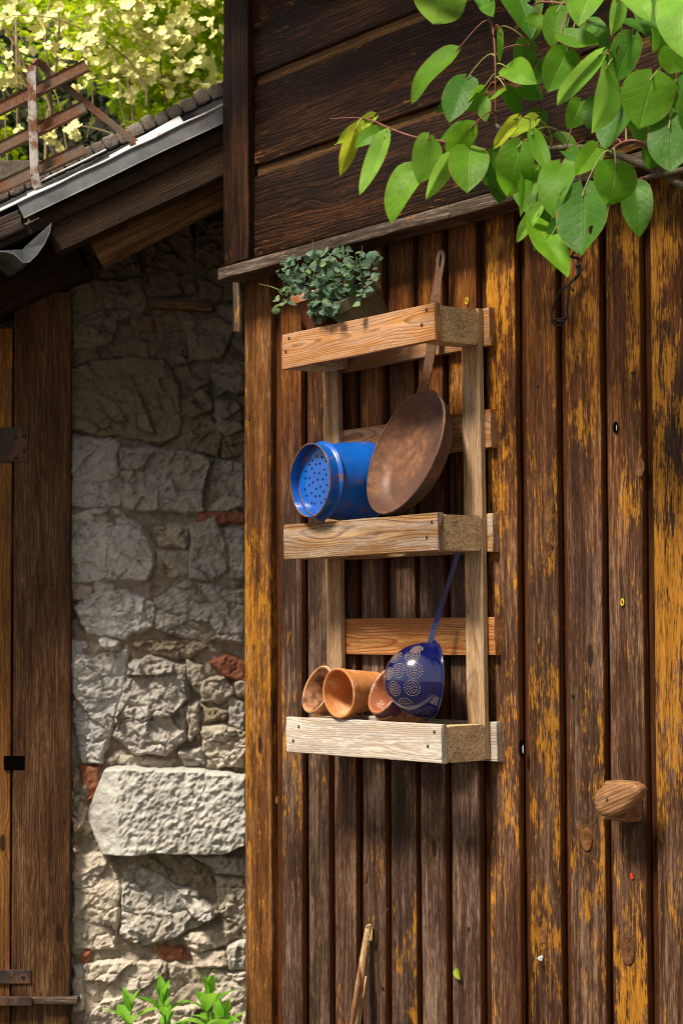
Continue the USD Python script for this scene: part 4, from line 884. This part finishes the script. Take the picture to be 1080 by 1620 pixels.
STONES = [
 ([(111, 455), (222, 441), (233, 485), (207, 522), (163, 548), (115, 555)], "stone_tan", .05, 1),
 ([(213, 497), (243, 500), (243, 524), (212, 522)], "brick", .03, .6),
 ([(240, 482), (335, 486), (330, 506), (262, 528), (245, 520)], "stone_brown", .03, .7),
 ([(292, 512), (345, 502), (372, 520), (352, 568), (300, 570)], "stone_tan", .045, .8),
 ([(345, 490), (384, 480), (386, 560), (366, 545), (352, 520)], "stone_pale", .04, .5),
 ([(112, 558), (150, 552), (160, 570), (118, 580)], "stone_brown", .03, .8),
 ([(170, 548), (240, 530), (262, 545), (262, 566), (180, 566)], "stone_brown", .03, .9),
 ([(112, 588), (150, 572), (215, 567), (262, 572), (283, 620), (285, 690), (255, 700), (190, 690), (160, 688), (112, 680)], "stone_brown", .06, .8),
 ([(265, 545), (293, 540), (297, 575), (270, 580)], "stone_brown", .035, .9),
 ([(285, 585), (325, 580), (330, 605), (300, 625), (290, 610)], "stone_brown", .035, 1), ([(330, 580), (386, 575), (387, 618), (345, 622)], "stone_grey", .03, 1),
 ([(295, 632), (332, 615), (335, 650), (305, 660)], "stone_brown", .045, 1), ([(340, 632), (375, 640), (384, 680), (360, 688), (340, 672)], "stone_tan", .04, 1),
 ([(300, 670), (335, 660), (350, 690), (345, 718), (305, 712)], "stone_brown", .04, 1), ([(352, 695), (387, 688), (387, 716), (355, 722)], "stone_brown", .03, 1),
 ([(115, 692), (150, 695), (185, 700), (190, 800), (150, 802), (115, 798)], "stone_blue", .045, .9),
 ([(192, 712), (250, 712), (300, 718), (385, 735), (386, 800), (300, 812), (195, 802)], "stone_grey", .055, 1),
 ([(112, 812), (180, 808), (225, 835), (243, 875), (235, 917), (180, 915), (112, 922)], "stone_blue", .05, 1),
 ([(302, 832), (340, 820), (352, 850), (358, 900), (340, 918), (302, 913)], "stone_grey", .045, .8),
 ([(312, 816), (350, 811), (387, 816), (387, 826), (315, 829)], "brick", .04, .4), ([(360, 835), (387, 835), (387, 912), (364, 914)], "stone_grey", .035, .9),
 ([(245, 822), (296, 832), (296, 866), (252, 860)], "stone_tan", .03, 1.2), ([(250, 872), (296, 875), (296, 905), (252, 915)], "stone_grey", .022, 1.2),
 ([(115, 926), (145, 930), (140, 948), (118, 948)], "stone_tan", .035, .6), ([(150, 922), (180, 925), (178, 940), (152, 942)], "stone_grey", .03, .8),
 ([(120, 960), (135, 945), (200, 932), (245, 955), (242, 990), (195, 1010), (140, 1003)], "stone_blue", .06, 1.1),
 ([(248, 945), (300, 922), (386, 938), (387, 1016), (310, 1008), (248, 992)], "stone_grey", .05, 1.0),
 ([(115, 1017), (165, 1012), (200, 1025), (198, 1080), (180, 1140), (158, 1206), (130, 1206), (118, 1120)], "stone_blue", .045, 1.0),
 ([(206, 1052), (240, 1040), (293, 1055), (296, 1110), (290, 1170), (262, 1192), (215, 1190), (184, 1165), (192, 1110)], "stone_grey", .075, 1.2),
 ([(210, 1015), (290, 1012), (330, 1025), (300, 1040), (240, 1032)], "stone_brown", .02, 1.2),
 ([(334, 1046), (358, 1040), (388, 1052), (388, 1074), (355, 1068)], "brick", .06, .4),
 ([(298, 1046), (318, 1055), (325, 1080), (315, 1095), (300, 1078)], "stone_tan", .05, .7),
 ([(324, 1076), (354, 1072), (371, 1094), (345, 1113), (322, 1108)], "stone_tan", .06, .7),
 ([(374, 1080), (388, 1080), (388, 1098), (378, 1100)], "stone_tan", .05, .6), ([(298, 1120), (311, 1116), (315, 1158), (301, 1168)], "stone_tan", .055, .6),
 ([(319, 1120), (358, 1122), (354, 1138), (326, 1141)], "stone_brown", .05, .7), ([(364, 1102), (388, 1110), (388, 1152), (366, 1146)], "stone_grey", .04, .8),
 ([(322, 1150), (350, 1146), (388, 1160), (388, 1210), (345, 1211), (326, 1190)], "stone_tan", .06, 1),
 ([(286, 1191), (315, 1184), (323, 1208), (291, 1212)], "stone_grey", .045, .8), ([(182, 1196), (220, 1200), (275, 1203), (270, 1214), (190, 1210)], "stone_tan", .035, .7),
 ([(132, 1213), (160, 1212), (156, 1245), (139, 1265), (130, 1240)], "brick", .03, .5), ([(118, 1215), (128, 1215), (136, 1275), (132, 1300), (118, 1290)], "pinkish", .03, 1.0), ([(118, 1296), (138, 1300), (158, 1343), (120, 1343)], "pinkish", .035, 1.2),
 ([(118, 1350), (168, 1353), (180, 1375), (192, 1400), (190, 1450), (180, 1500), (118, 1503)], "stone_tan", .04, .7),
 ([(196, 1377), (215, 1366), (255, 1390), (310, 1412), (342, 1445), (290, 1476), (225, 1494), (192, 1478)], "stone_grey", .055, 1.0),
 ([(215, 1352), (290, 1352), (330, 1372), (340, 1400), (290, 1398), (240, 1376)], "stone_brown", .012, 1.3),
 ([(305, 1353), (387, 1358), (388, 1384), (345, 1380)], "stone_grey", .04, 1), ([(345, 1388), (388, 1392), (388, 1468), (352, 1452)], "stone_tan", .035, 1.1),
 ([(293, 1480), (330, 1470), (365, 1475), (356, 1494), (320, 1502), (300, 1496)], "stone_tan", .05, .5), ([(304, 1508), (354, 1506), (361, 1528), (308, 1530)], "stone_tan", .05, .5),
 ([(364, 1496), (388, 1490), (388, 1533), (367, 1530)], "stone_grey", .05, .6), ([(240, 1500), (285, 1496), (296, 1515), (250, 1518)], "brick", .015, .5), ([(125, 1508), (142, 1507), (140, 1520), (126, 1520)], "brick", .03, .5),
 ([(135, 1526), (200, 1520), (262, 1524), (265, 1660), (132, 1660)], "stone_tan", .05, .7), ([(268, 1526), (330, 1536), (388, 1540), (388, 1660), (270, 1660)], "stone_tan", .045, .8),
 ([(117, 1530), (130, 1528), (131, 1600), (117, 1600)], "stone_grey", .04, .8),
 ([(110, 330), (215, 330), (222, 432), (112, 445)], "stone_brown", .05, 1), ([(225, 350), (300, 345), (310, 465), (240, 470)], "stone_brown", .045, 1), ([(312, 350), (386, 350), (386, 470), (318, 480)], "stone_brown", .045, 1)]
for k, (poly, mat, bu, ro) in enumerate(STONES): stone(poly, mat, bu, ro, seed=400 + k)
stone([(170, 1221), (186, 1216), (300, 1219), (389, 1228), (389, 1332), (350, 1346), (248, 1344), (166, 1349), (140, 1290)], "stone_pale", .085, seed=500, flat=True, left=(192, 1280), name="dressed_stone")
# further courses out of sight to the right (behind the shed's corner) and below
rs = np.random.RandomState(33)
y = 380
while y < 1640:
    hgt = rs.uniform(70, 130); x = 394
    while x < 600:
        w = rs.uniform(60, 120)
        stone([(x, y + 4), (x + w - 8, y + 2), (x + w - 6, y + hgt - 8), (x + 3, y + hgt - 6)], ("stone_grey", "stone_tan", "stone_brown")[rs.randint(3)], .045, 1, seed=600 + int(x + y), step=.009); x += w
    y += hgt
y = 1668
while y < 1850:
    x = 110
    while x < 400:
        w = rs.uniform(70, 130); stone([(x, y), (x + w - 8, y), (x + w - 8, y + 62), (x, y + 62)], "stone_tan", .04, 1, seed=900 + int(x + y), step=.009); x += w
    y += 70
y = 640
while y < 1850:
    hgt = rs.uniform(70, 120); x = -470
    while x < -250:
        w = min(rs.uniform(60, 120), -246 - x)
        if w < 25: break
        stone([(x, y + 4), (x + w - 8, y + 2), (x + w - 6, y + hgt - 8), (x + 3, y + hgt - 6)], ("stone_grey", "stone_tan", "stone_brown")[rs.randint(3)], .075, 1, seed=1200 + int(x + y), step=.009); x += w
    y += hgt
# wooden plank set in the wall near the top
m, pc = plank(SP_(238, 480, DS - .05), SP_(336, 486, DS - .05) - SP_(238, 480, DS - .05), FH, .19, .024, .06, seed=301, wob=.003, chip=.006); house.part("embedded_plank", m, "log", smooth=40, pc=pc)

# door: planks with straps (door plane a little in front of the wall's mortar)
DD = DS - .06
dz0 = .02
def dplank(xl_, xr_, ytop, mat, seed, d=DD, T=.035, z0=dz0, name="plank", **k):
    pl_, pr_ = atD(xl_, 1000, d), atD(xr_, 1000, d); ztop = atD(xl_, ytop, d)[2]
    o = (pl_ + pr_) / 2; o[2] = z0
    m, pc = plank(o, ZZ, FH, ztop - z0, (pr_ - pl_) @ RH, T, seed=seed, bev=.004, wob=.0022, seg=50, **k)
    return m, pc
m, pc = dplank(20.5, 111.5, 462, "door0", 310, chip=.0)
dpath = house.part("door", m, "door0", smooth=40, pc=pc, label="old plank door")
for xa, xb, yt, mat, sd in ((-60, 17.5, 520, "door1", 311), (-150, -63, 560, "door0", 312), (-240, -153, 600, "door0", 313)):
    m, pc = dplank(xa, xb, yt, mat, sd, d=DD + .004); house.part("plank", m, mat, smooth=40, pc=pc, parent=dpath)
house.part("door_gap", box(atD(-245, 1700, DD + .045), RH * .688, FH * .012, ZZ * 2.12), "dark_hole", parent=dpath)
m, pc = dplank(-3, 44, 520, "door0", 314, d=DD - .02, T=.018, z0=atD(0, 672, DD)[2]); 
def strap(y0, y1, x1, mat="iron_strap", d=DD - .005, x0=-200):
    a, b = atD(x0, y1, d), atD(x1, y1, d); h = atD(x1, y0, d)[2] - b[2]
    pth = house.part("strap_hinge", box(a, b - a, FH * .0045, ZZ * h), mat, parent=dpath)
    return a, b, h
for y0, y1, x1 in ((676, 731, 44), (1535, 1557, 48)):
    a_, b_, h_ = strap(y0, y1, x1)
rv = [disc(atD(px, py, DD - .0055), -FH, .006, .006, .003, 10) for px, py in ((25, 692), (38, 690), (38, 713), (26, 724), (36, 1546))]
for r_ in rv: house.part("rivet", r_, "nail_iron", parent=dpath)
k0 = atD(6, 1219, DD - .0015); house.part("latch_slot", box(k0, RH * (.0635), FH * .002, ZZ * .044), "dark_hole", parent=dpath)
m, pc = plank(atD(-200, 1586, DD - .022), RH, FH, .615, .02, .05, seed=316, wob=.003); house.part("door_ledge", m, "trim", smooth=40, pc=pc, parent=dpath)
a_, b_, h_ = strap(1578, 1592, 50, d=DD - .028)
# lintel above the door and dark timbers beside it
m, pc = plank(atD(-120, 515, DS - .16), atD(112, 402, DS - .16) - atD(-120, 515, DS - .16), FH, .52, .13, .16, seed=320, wob=.004); house.part("lintel", m, "beam", smooth=40, pc=pc)

# ---- roof
DE = 5.30
def E(px, py, d=DE): return atD(px, py, d)
e0, e1 = E(27, 322), E(420, 134); eu = nz(e1 - e0); ev = nz(np.cross(eu, FH)); ev = ev if ev[2] > 0 else -ev
LFL = np.linalg.norm(e1 - e0)
def RF(s, up, back): return e0 + eu * s + ev * up + FH * back     # along the eaves, square to them, and into the depth
def strip(pts, thick=.0025):
    """A bent sheet: profile points (up, back) drawn along the eaves."""
    return pts
def sheet(profile, s0, s1, n=14, thick=.003, wob=.002, seed=0):
    rs = np.random.RandomState(seed); prof = np.asarray(profile, float)
    t = np.gradient(prof, axis=0); nn_ = np.stack([-t[:, 1], t[:, 0]], 1); nn_ /= np.linalg.norm(nn_, axis=1, keepdims=True)
    loop = np.vstack([prof, (prof + nn_ * thick)[::-1]])
    rings = []
    for s in np.linspace(s0, s1, n):
        j = (meshkit.fbm(np.array([[s * 5 + seed, 0, 0]]), 2, seed)[0] - .5) * 2 * wob
        rings.append([RF(s, u + j, b) for u, b in loop])
    return ring_loft(rings)
m = sheet([(-.045, -.002), (-.041, 0), (0, .002), (.004, .004), (.006, .03), (.02, .075)], 0, LFL, thick=.0025, seed=1); house.part("eaves_flashing", m, "zinc", smooth=40)
house.part("flashing_edge", tube([RF(s, .002 + .0012 * math.sin(s * 40), -.001) for s in np.linspace(0, LFL, 30)], .003, 6), "white_sheet", smooth=True)
def S_of(px): return (E(px, 250)[0] - e0[0]) / eu[0] if False else ((E(px, 250) - e0) @ RH) / (eu @ RH)
# loose rusty sheets lying above the flashing
for k, (xa, xb, up0, up1, mat) in enumerate(((-60, 70, .006, .030, "white_sheet"), (45, 208, .010, .034, "white_sheet"), (68, 175, .036, .052, "white_sheet"), (218, 292, .012, .045, "white_sheet"), (286, 380, .010, .024, "guard_rust"))):
    m = sheet([(up0, .012 + .006 * k), (up0 + .004, .02 + .006 * k), (up1, .07 + .006 * k), (up1 + .012, .12)], S_of(xa), S_of(xb), thick=.003, wob=.006, seed=5 + k); house.part("roof_sheet", m, mat, smooth=40)
# dark slope and tiles with worn noses
m = sheet([(.02, .10), (.055, .15), (.085, .19)], S_of(-80), LFL, thick=.01, seed=3); house.part("roof_slope", m, "slate_dark", smooth=40)
rs = np.random.RandomState(8)
xn = -70.0
while xn < 420:
    w = rs.uniform(19, 25); s0, s1 = S_of(xn), S_of(xn + w - 1.2); ws = s1 - s0
    th = rs.uniform(.034, .044); lift = rs.uniform(-.003, .004) + .068
    rings = []
    for bk, sc_, dn in ((.155, .80, 0), (.157, .95, 0), (.162, 1.04, 0), (.30, 1.06, -.004), (.42, 1.06, -.02)):
        a_ = np.linspace(0, 2 * math.pi, 17)[:-1]
        rr = 1 + rs.uniform(-.09, .09, 16) * (1 if bk < .2 else .2)
        cs_, sn_ = np.sign(np.cos(a_)) * np.abs(np.cos(a_)) ** .45, np.sign(np.sin(a_)) * np.abs(np.sin(a_)) ** .5
        rings.append([RF((s0 + s1) / 2 + ws / 2 * c_ * sc_ * r_, lift + th / 2 + th / 2 * s_ * sc_ * r_ + dn, bk) for c_, s_, r_ in zip(cs_, sn_, rr)])
    house.part("roof_tile", ring_loft(rings), "roof_tile", smooth=60); xn += w
deck = np.array([RF(-.9, -.06, .02), RF(LFL + .5, -.06, .02), RF(LFL + .5, -.02, .42), RF(-.9, -.02, .42), RF(LFL + .5, -.14, 1.25), RF(-.9, -.14, 1.25)])
def deck_box(pts, f, t=.03): 
    v = np.vstack([pts, pts - ev * t]); n_ = len(pts); ff = []
    for q in f: ff += [[q[0], q[1], q[2]], [q[0], q[2], q[3]], [q[2] + n_, q[1] + n_, q[0] + n_], [q[3] + n_, q[2] + n_, q[0] + n_]]
    loop = [0, 1, 2, 4, 5, 3]
    for i_ in range(6):
        a_, b_ = loop[i_], loop[(i_ + 1) % 6]; ff += [[a_, a_ + n_, b_ + n_], [a_, b_ + n_, b_]]
    return v, np.array(ff)
house.part("roof_deck", deck_box(deck, [(0, 1, 2, 3), (3, 2, 4, 5)]), "beam", pc=lambda v: v[:, [0, 2, 1]])
# fascia under the flashing and round purlin behind it
f0, f1 = E(62, 345, DE + .03), E(430, 172, DE + .03)
m, pc = plank(f0 - ev * .045, f1 - f0, FH, np.linalg.norm(f1 - f0), .135, .05, seed=330, bev=.004, wob=.003, chip=.02); house.part("fascia_beam", m, "beam", smooth=40, pc=pc)
g0, g1 = atD(150, 396, DE + .20), atD(440, 248, DE + .20)
pp = [g0 + (g1 - g0) * t for t in np.linspace(0, 1, 12)]; ppc = lambda v: (v - g0) @ frame_of(g1 - g0)[[2, 0, 1]].T + [5, .01, .0]
house.part("purlin", tube(pp, [.060] * 12, 18), "log", smooth=40, pc=ppc)
m, pc = plank(E(-130, 418, DE + .0), E(33, 345, DE) - E(-130, 418, DE), FH, np.linalg.norm(E(33, 345, DE) - E(-130, 418, DE)), .055, .09, seed=333, bev=.006, wob=.003, chip=.012); house.part("eaves_board", m, "trim", smooth=40, pc=pc)
# old gutter end
gp = [(80, 353), (77, 368), (69, 385), (58, 401), (46, 413), (38, 414), (30, 407), (22, 400), (10, 397), (-10, 396), (-40, 398)]
DG = DE - .06
gpts = np.array([atD(*q, DG) for q in gp]); tg = np.gradient(gpts, axis=0); gn = np.cross(tg, FH); gn /= np.linalg.norm(gn, axis=1, keepdims=True)
dirg = FH * .9 - RH * .25 + ZZ * .08
loop = np.vstack([gpts, (gpts + gn * .003)[::-1]])
house.part("gutter", ring_loft([loop, loop + dirg * .25, loop + dirg * .6]), "zinc", smooth=40)
# snow guard: bracket and three rails
gpath = None
def bar(pts, w, t, wdir_):
    P = np.asarray(pts, float); rings = []
    T_ = np.gradient(P, axis=0)
    for p_, t_ in zip(P, T_):
        t_ = nz(t_); wd_ = nz(wdir_ - (wdir_ @ t_) * t_); td_ = np.cross(t_, wd_)
        rings.append([p_ + wd_ * a_ * w / 2 + td_ * b_ * t / 2 for a_, b_ in ((-1, -1), (-.9, -1.05), (.9, -1.05), (1, -1), (1, 1), (.9, 1.05), (-.9, 1.05), (-1, 1))])
    return ring_loft(rings)
DB = DE + .05
post = [atD(64, 297, DB), atD(58, 292, DB - .02), atD(55, 275, DB - .03), atD(52, 190, DB - .03), atD(50, 115, DB - .03), atD(51, 103, DB - .03), atD(57, 97, DB - .02), atD(66, 101, DB), atD(76, 112, DB + .015), atD(120, 150, DB + .02), atD(170, 190, DB + .025), atD(219, 229, DB + .03)]
gpath = house.part("snow_guard", bar(post[:6], .024, .012, RH), "guard_paint", smooth=40, label="rusty snow guard bracket")
house.part("brace", bar(post[5:], .020, .010, nz(RH * .5 + ZZ)), "guard_rust", smooth=40, parent=gpath)
for xa, ya, xb, yb in ((-130, 236, 137, 102), (-130, 298, 134, 167), (-130, 355, 134, 233)):
    A_, B_ = atD(xa, ya, DB), atD(xb, yb, DB)
    dr = nz(B_ - A_); upv = nz(np.cross(dr, FH)); upv = upv if upv[2] > 0 else -upv
    prof = [(.018, .0), (.0185, .003), (-.015, .003), (-.016, -.018), (-.020, -.018), (-.020, .006), (.016, .007)]
    rings = [[p_ + upv * u_ + FH * b_ for u_, b_ in prof] for p_ in (A_, (A_ + B_) / 2, B_)]
    house.part("guard_rail", ring_loft(rings), "guard_rust", smooth=30, parent=gpath)

# ================================================================== HERBS AT THE FOOT OF THE STONE WALL
HT = (np.array([0, .1, .3, .5, .75, 1]), np.array([.15, .5, .95, 1, .62, 0]))
rs = np.random.RandomState(41)
def herb(label, px, py, D, size, k):
    top = atD(px, py, D); foot = top.copy(); foot[2] = 0; foot = foot + RH * rs.uniform(-.06, .06)
    t = Thing("herb_plant", label, "plant", foot, "bright green herbs at the foot of the stone wall")
    t.part("stem", tube([foot, (foot + top) / 2 + RH * .01, top], [.006, .005, .0028], 7, 16), "green_stem", smooth=True)
    for lev in range(9):
        c_ = top + (foot - top) * (lev * .075 + .01)
        nl = 4 if lev < 2 else 3
        for j in range(nl):
            th = j / nl * 2 * math.pi + lev * 1.2 + rs.uniform(-.3, .3)
            el = (1.15, .55, .25, .05, -.05)[min(lev, 4)] + rs.uniform(-.15, .15)
            d_ = np.array([math.cos(th) * math.cos(el), math.sin(th) * math.cos(el), math.sin(el)])
            L_ = size * (.75, 1.0, 1.1, 1.05, .95)[min(lev, 4)] * rs.uniform(.85, 1.15)
            m_, pc_ = leaf(c_, c_ + d_ * L_, L_ * .185, nz(ZZ + d_ * -.4 + rs.randn(3) * .15), fold=.25, curl=.10, nt=8, ns=2, lobe=0, tab=HT, seed=rs.randint(1e6), wave=.06)
            t.part("leaf", m_, "leaf_herb" if rs.rand() < .75 else "leaf_light", smooth=True, pc=pc_)
herb("short light green herb, leftmost of those growing below the stone wall", 207, 1600, 5.35, .095, 0)
herb("light green herb with upright twin top leaves, second from the left below the stone wall", 258, 1585, 5.30, .10, 1)
herb("fullest and tallest bright green herb, right before the timber corner", 328, 1578, 5.28, .115, 2)
herb("low green herb half behind the fullest herb by the timber corner", 352, 1612, 5.45, .10, 3)

# ================================================================== FLOWERING BUSH AND SCRUB BEHIND THE ROOF
rs = np.random.RandomState(51)
def leaf_cloud(n, pts, size, ar=.5, seed=0):
    rs = np.random.RandomState(seed)
    c = pts; d = rs.randn(n, 3) * [1, 1, .6]; d /= np.linalg.norm(d, axis=1, keepdims=True)
    nrm = np.array([0, 0, 1.0]) + rs.randn(n, 3) * .6 - FH * .3
    sdir = np.cross(d, nrm); sdir /= np.linalg.norm(sdir, axis=1, keepdims=True); nn_ = np.cross(sdir, d)
    L_ = size * rs.uniform(.6, 1.3, (n, 1)); W_ = L_ * ar
    v = np.stack([c - d * L_ / 2, c - d * L_ * .12 + sdir * W_ / 2 + nn_ * W_ * .15, c + d * L_ / 2, c - d * L_ * .12 - sdir * W_ / 2 + nn_ * W_ * .15, c + d * L_ * .0], 1).reshape(-1, 3)
    i = np.arange(n)[:, None] * 5
    f = np.vstack([i + [0, 1, 4], i + [1, 2, 4], i + [2, 3, 4], i + [3, 0, 4]])
    pc = np.repeat(np.stack([np.full(n, .5), np.full(n, .5), rs.rand(n)], 1), 5, axis=0)
    return (v, f), pc
def cloud_points(n, blobs, seed):
    rs = np.random.RandomState(seed); w = np.array([b[4] for b in blobs], float); ch = rs.choice(len(blobs), n, p=w / w.sum())
    out = []
    for k in ch:
        px, py, D, r, _ = blobs[k]
        q = rs.randn(3); q = q / np.linalg.norm(q) * rs.rand() ** .45 * r
        out.append(atD(px, py, D) + q * [1, 1, .8])
    return np.array(out)
bush = Thing("flowering_bush", "tall shrub with pale yellow blossoms in bright light behind the tiled roof", "bush", (*atD(230, 500, 7.9)[:2], .0))
bl = [(rs.uniform(170, 460), rs.uniform(-140, 240), rs.uniform(7.0, 8.4), rs.uniform(.12, .26), 1.0) for _ in range(64)] + [(rs.uniform(-160, 200), rs.uniform(-120, 330), rs.uniform(7.5, 8.8), rs.uniform(.08, .18), .34) for _ in range(44)]
pts = cloud_points(14000, bl, 52)
m, pc = leaf_cloud(len(pts), pts, .060, .52, 53); bush.part("foliage", m, "leaf_bush", pc=pc, kind="stuff")
# blossoms: four round petals each, in loose clusters
fl = [(42, 22), (65, 24), (88, 20), (100, 36), (156, 42), (130, 66), (140, 60), (178, 62), (190, 68), (160, 94), (180, 84), (100, 76), (96, 96), (8, 108), (12, 126), (30, 120), (152, 118), (176, 102), (200, 20), (160, 24), (215, 22), (232, 48), (250, 20), (262, 70), (255, 60), (190, 10), (150, 8), (95, 210), (92, 222), (122, 208)]
for _ in range(62): fl.append((rs.uniform(205, 400), rs.uniform(-60, 160) - 0))
for _ in range(24): fl.append((rs.uniform(150, 400), rs.uniform(-120, 60)))
for _ in range(18): fl.append((rs.uniform(-120, 150), rs.uniform(-60, 260)))
rest, nb_ = [], 0
for k, (px, py) in enumerate(fl):
    c = atD(px, py, rs.uniform(6.85, 7.3))
    for j in range(rs.randint(4, 9)):
        cc = c + rs.randn(3) * [.030, .030, .026]; ax_ = nz(-FH + ZZ * .5 + rs.randn(3) * .7); F_ = frame_of(ax_, rs.randn(3)); vs_, fs_ = [cc], []
        for t in range(5):
            th = t * math.pi * .4; r_ = rs.uniform(.016, .025); cup = rs.uniform(-.1, .6)
            e = F_[0] * math.cos(th) + F_[1] * math.sin(th); s_ = -F_[0] * math.sin(th) + F_[1] * math.cos(th)
            i_ = len(vs_)
            vs_ += [cc + e * r_ * .5 + s_ * r_ * .42 + ax_ * r_ * cup * .4, cc + e * r_ * .9 + s_ * r_ * .3 + ax_ * r_ * cup, cc + e * r_ + ax_ * r_ * cup * 1.1, cc + e * r_ * .9 - s_ * r_ * .3 + ax_ * r_ * cup, cc + e * r_ * .5 - s_ * r_ * .42 + ax_ * r_ * cup * .4]
            fs_ += [[0, i_, i_ + 1], [0, i_ + 1, i_ + 2], [0, i_ + 2, i_ + 3], [0, i_ + 3, i_ + 4]]
        m_ = (np.array(vs_), np.array(fs_)); q_ = PX(cc)
        if nb_ < 300 and -10 < q_[0] < 350 and -10 < q_[1] < 260: bush.part("blossom", m_, "blossom"); nb_ += 1
        else: rest.append(m_)
bush.part("more_blossoms", cat(rest), "blossom", kind="stuff")
# bare arching canes
for k in range(44):
    px, py = rs.uniform(-120, 330), rs.uniform(60, 330)
    b_ = atD(px, py, rs.uniform(6.95, 7.6)); up_ = rs.uniform(.25, .7); sd_ = rs.uniform(-.7, .15)
    pts_ = [b_, b_ + ZZ * up_ * .6 + RH * sd_ * .25 + rs.randn(3) * .02, b_ + ZZ * up_ * .85 + RH * sd_ * .7 + rs.randn(3) * .03, b_ + ZZ * up_ * .75 + RH * sd_ * 1.1 + rs.randn(3) * .04]
    bush.part("cane", tube(pts_, np.linspace(rs.uniform(.003, .007), .0018, 4), 5, 12), "dry_stem", smooth=True)
for k in range(6):
    f_ = bush.base + rs.randn(3) * [.5, .5, 0]; e_ = atD(rs.uniform(60, 380), rs.uniform(120, 250), rs.uniform(7.5, 8.2))
    bush.part("trunk", tube([f_, (f_ + e_) / 2 + rs.randn(3) * .12, e_], [.03, .022, .01], 7, 14), "bark", smooth=True)
bl = [(rs.uniform(-260, 520), rs.uniform(-260, 420), rs.uniform(9.2, 10.4), rs.uniform(.3, .5), 1.0) for _ in range(60)]
pts = cloud_points(9000, bl, 62); m, pc = leaf_cloud(len(pts), pts, .085, .5, 63)
solo("hillside_scrub", "dense dark scrub covering the slope behind the flowering bush", "scrub", m, "leaf_back", pc=pc, kind="stuff")
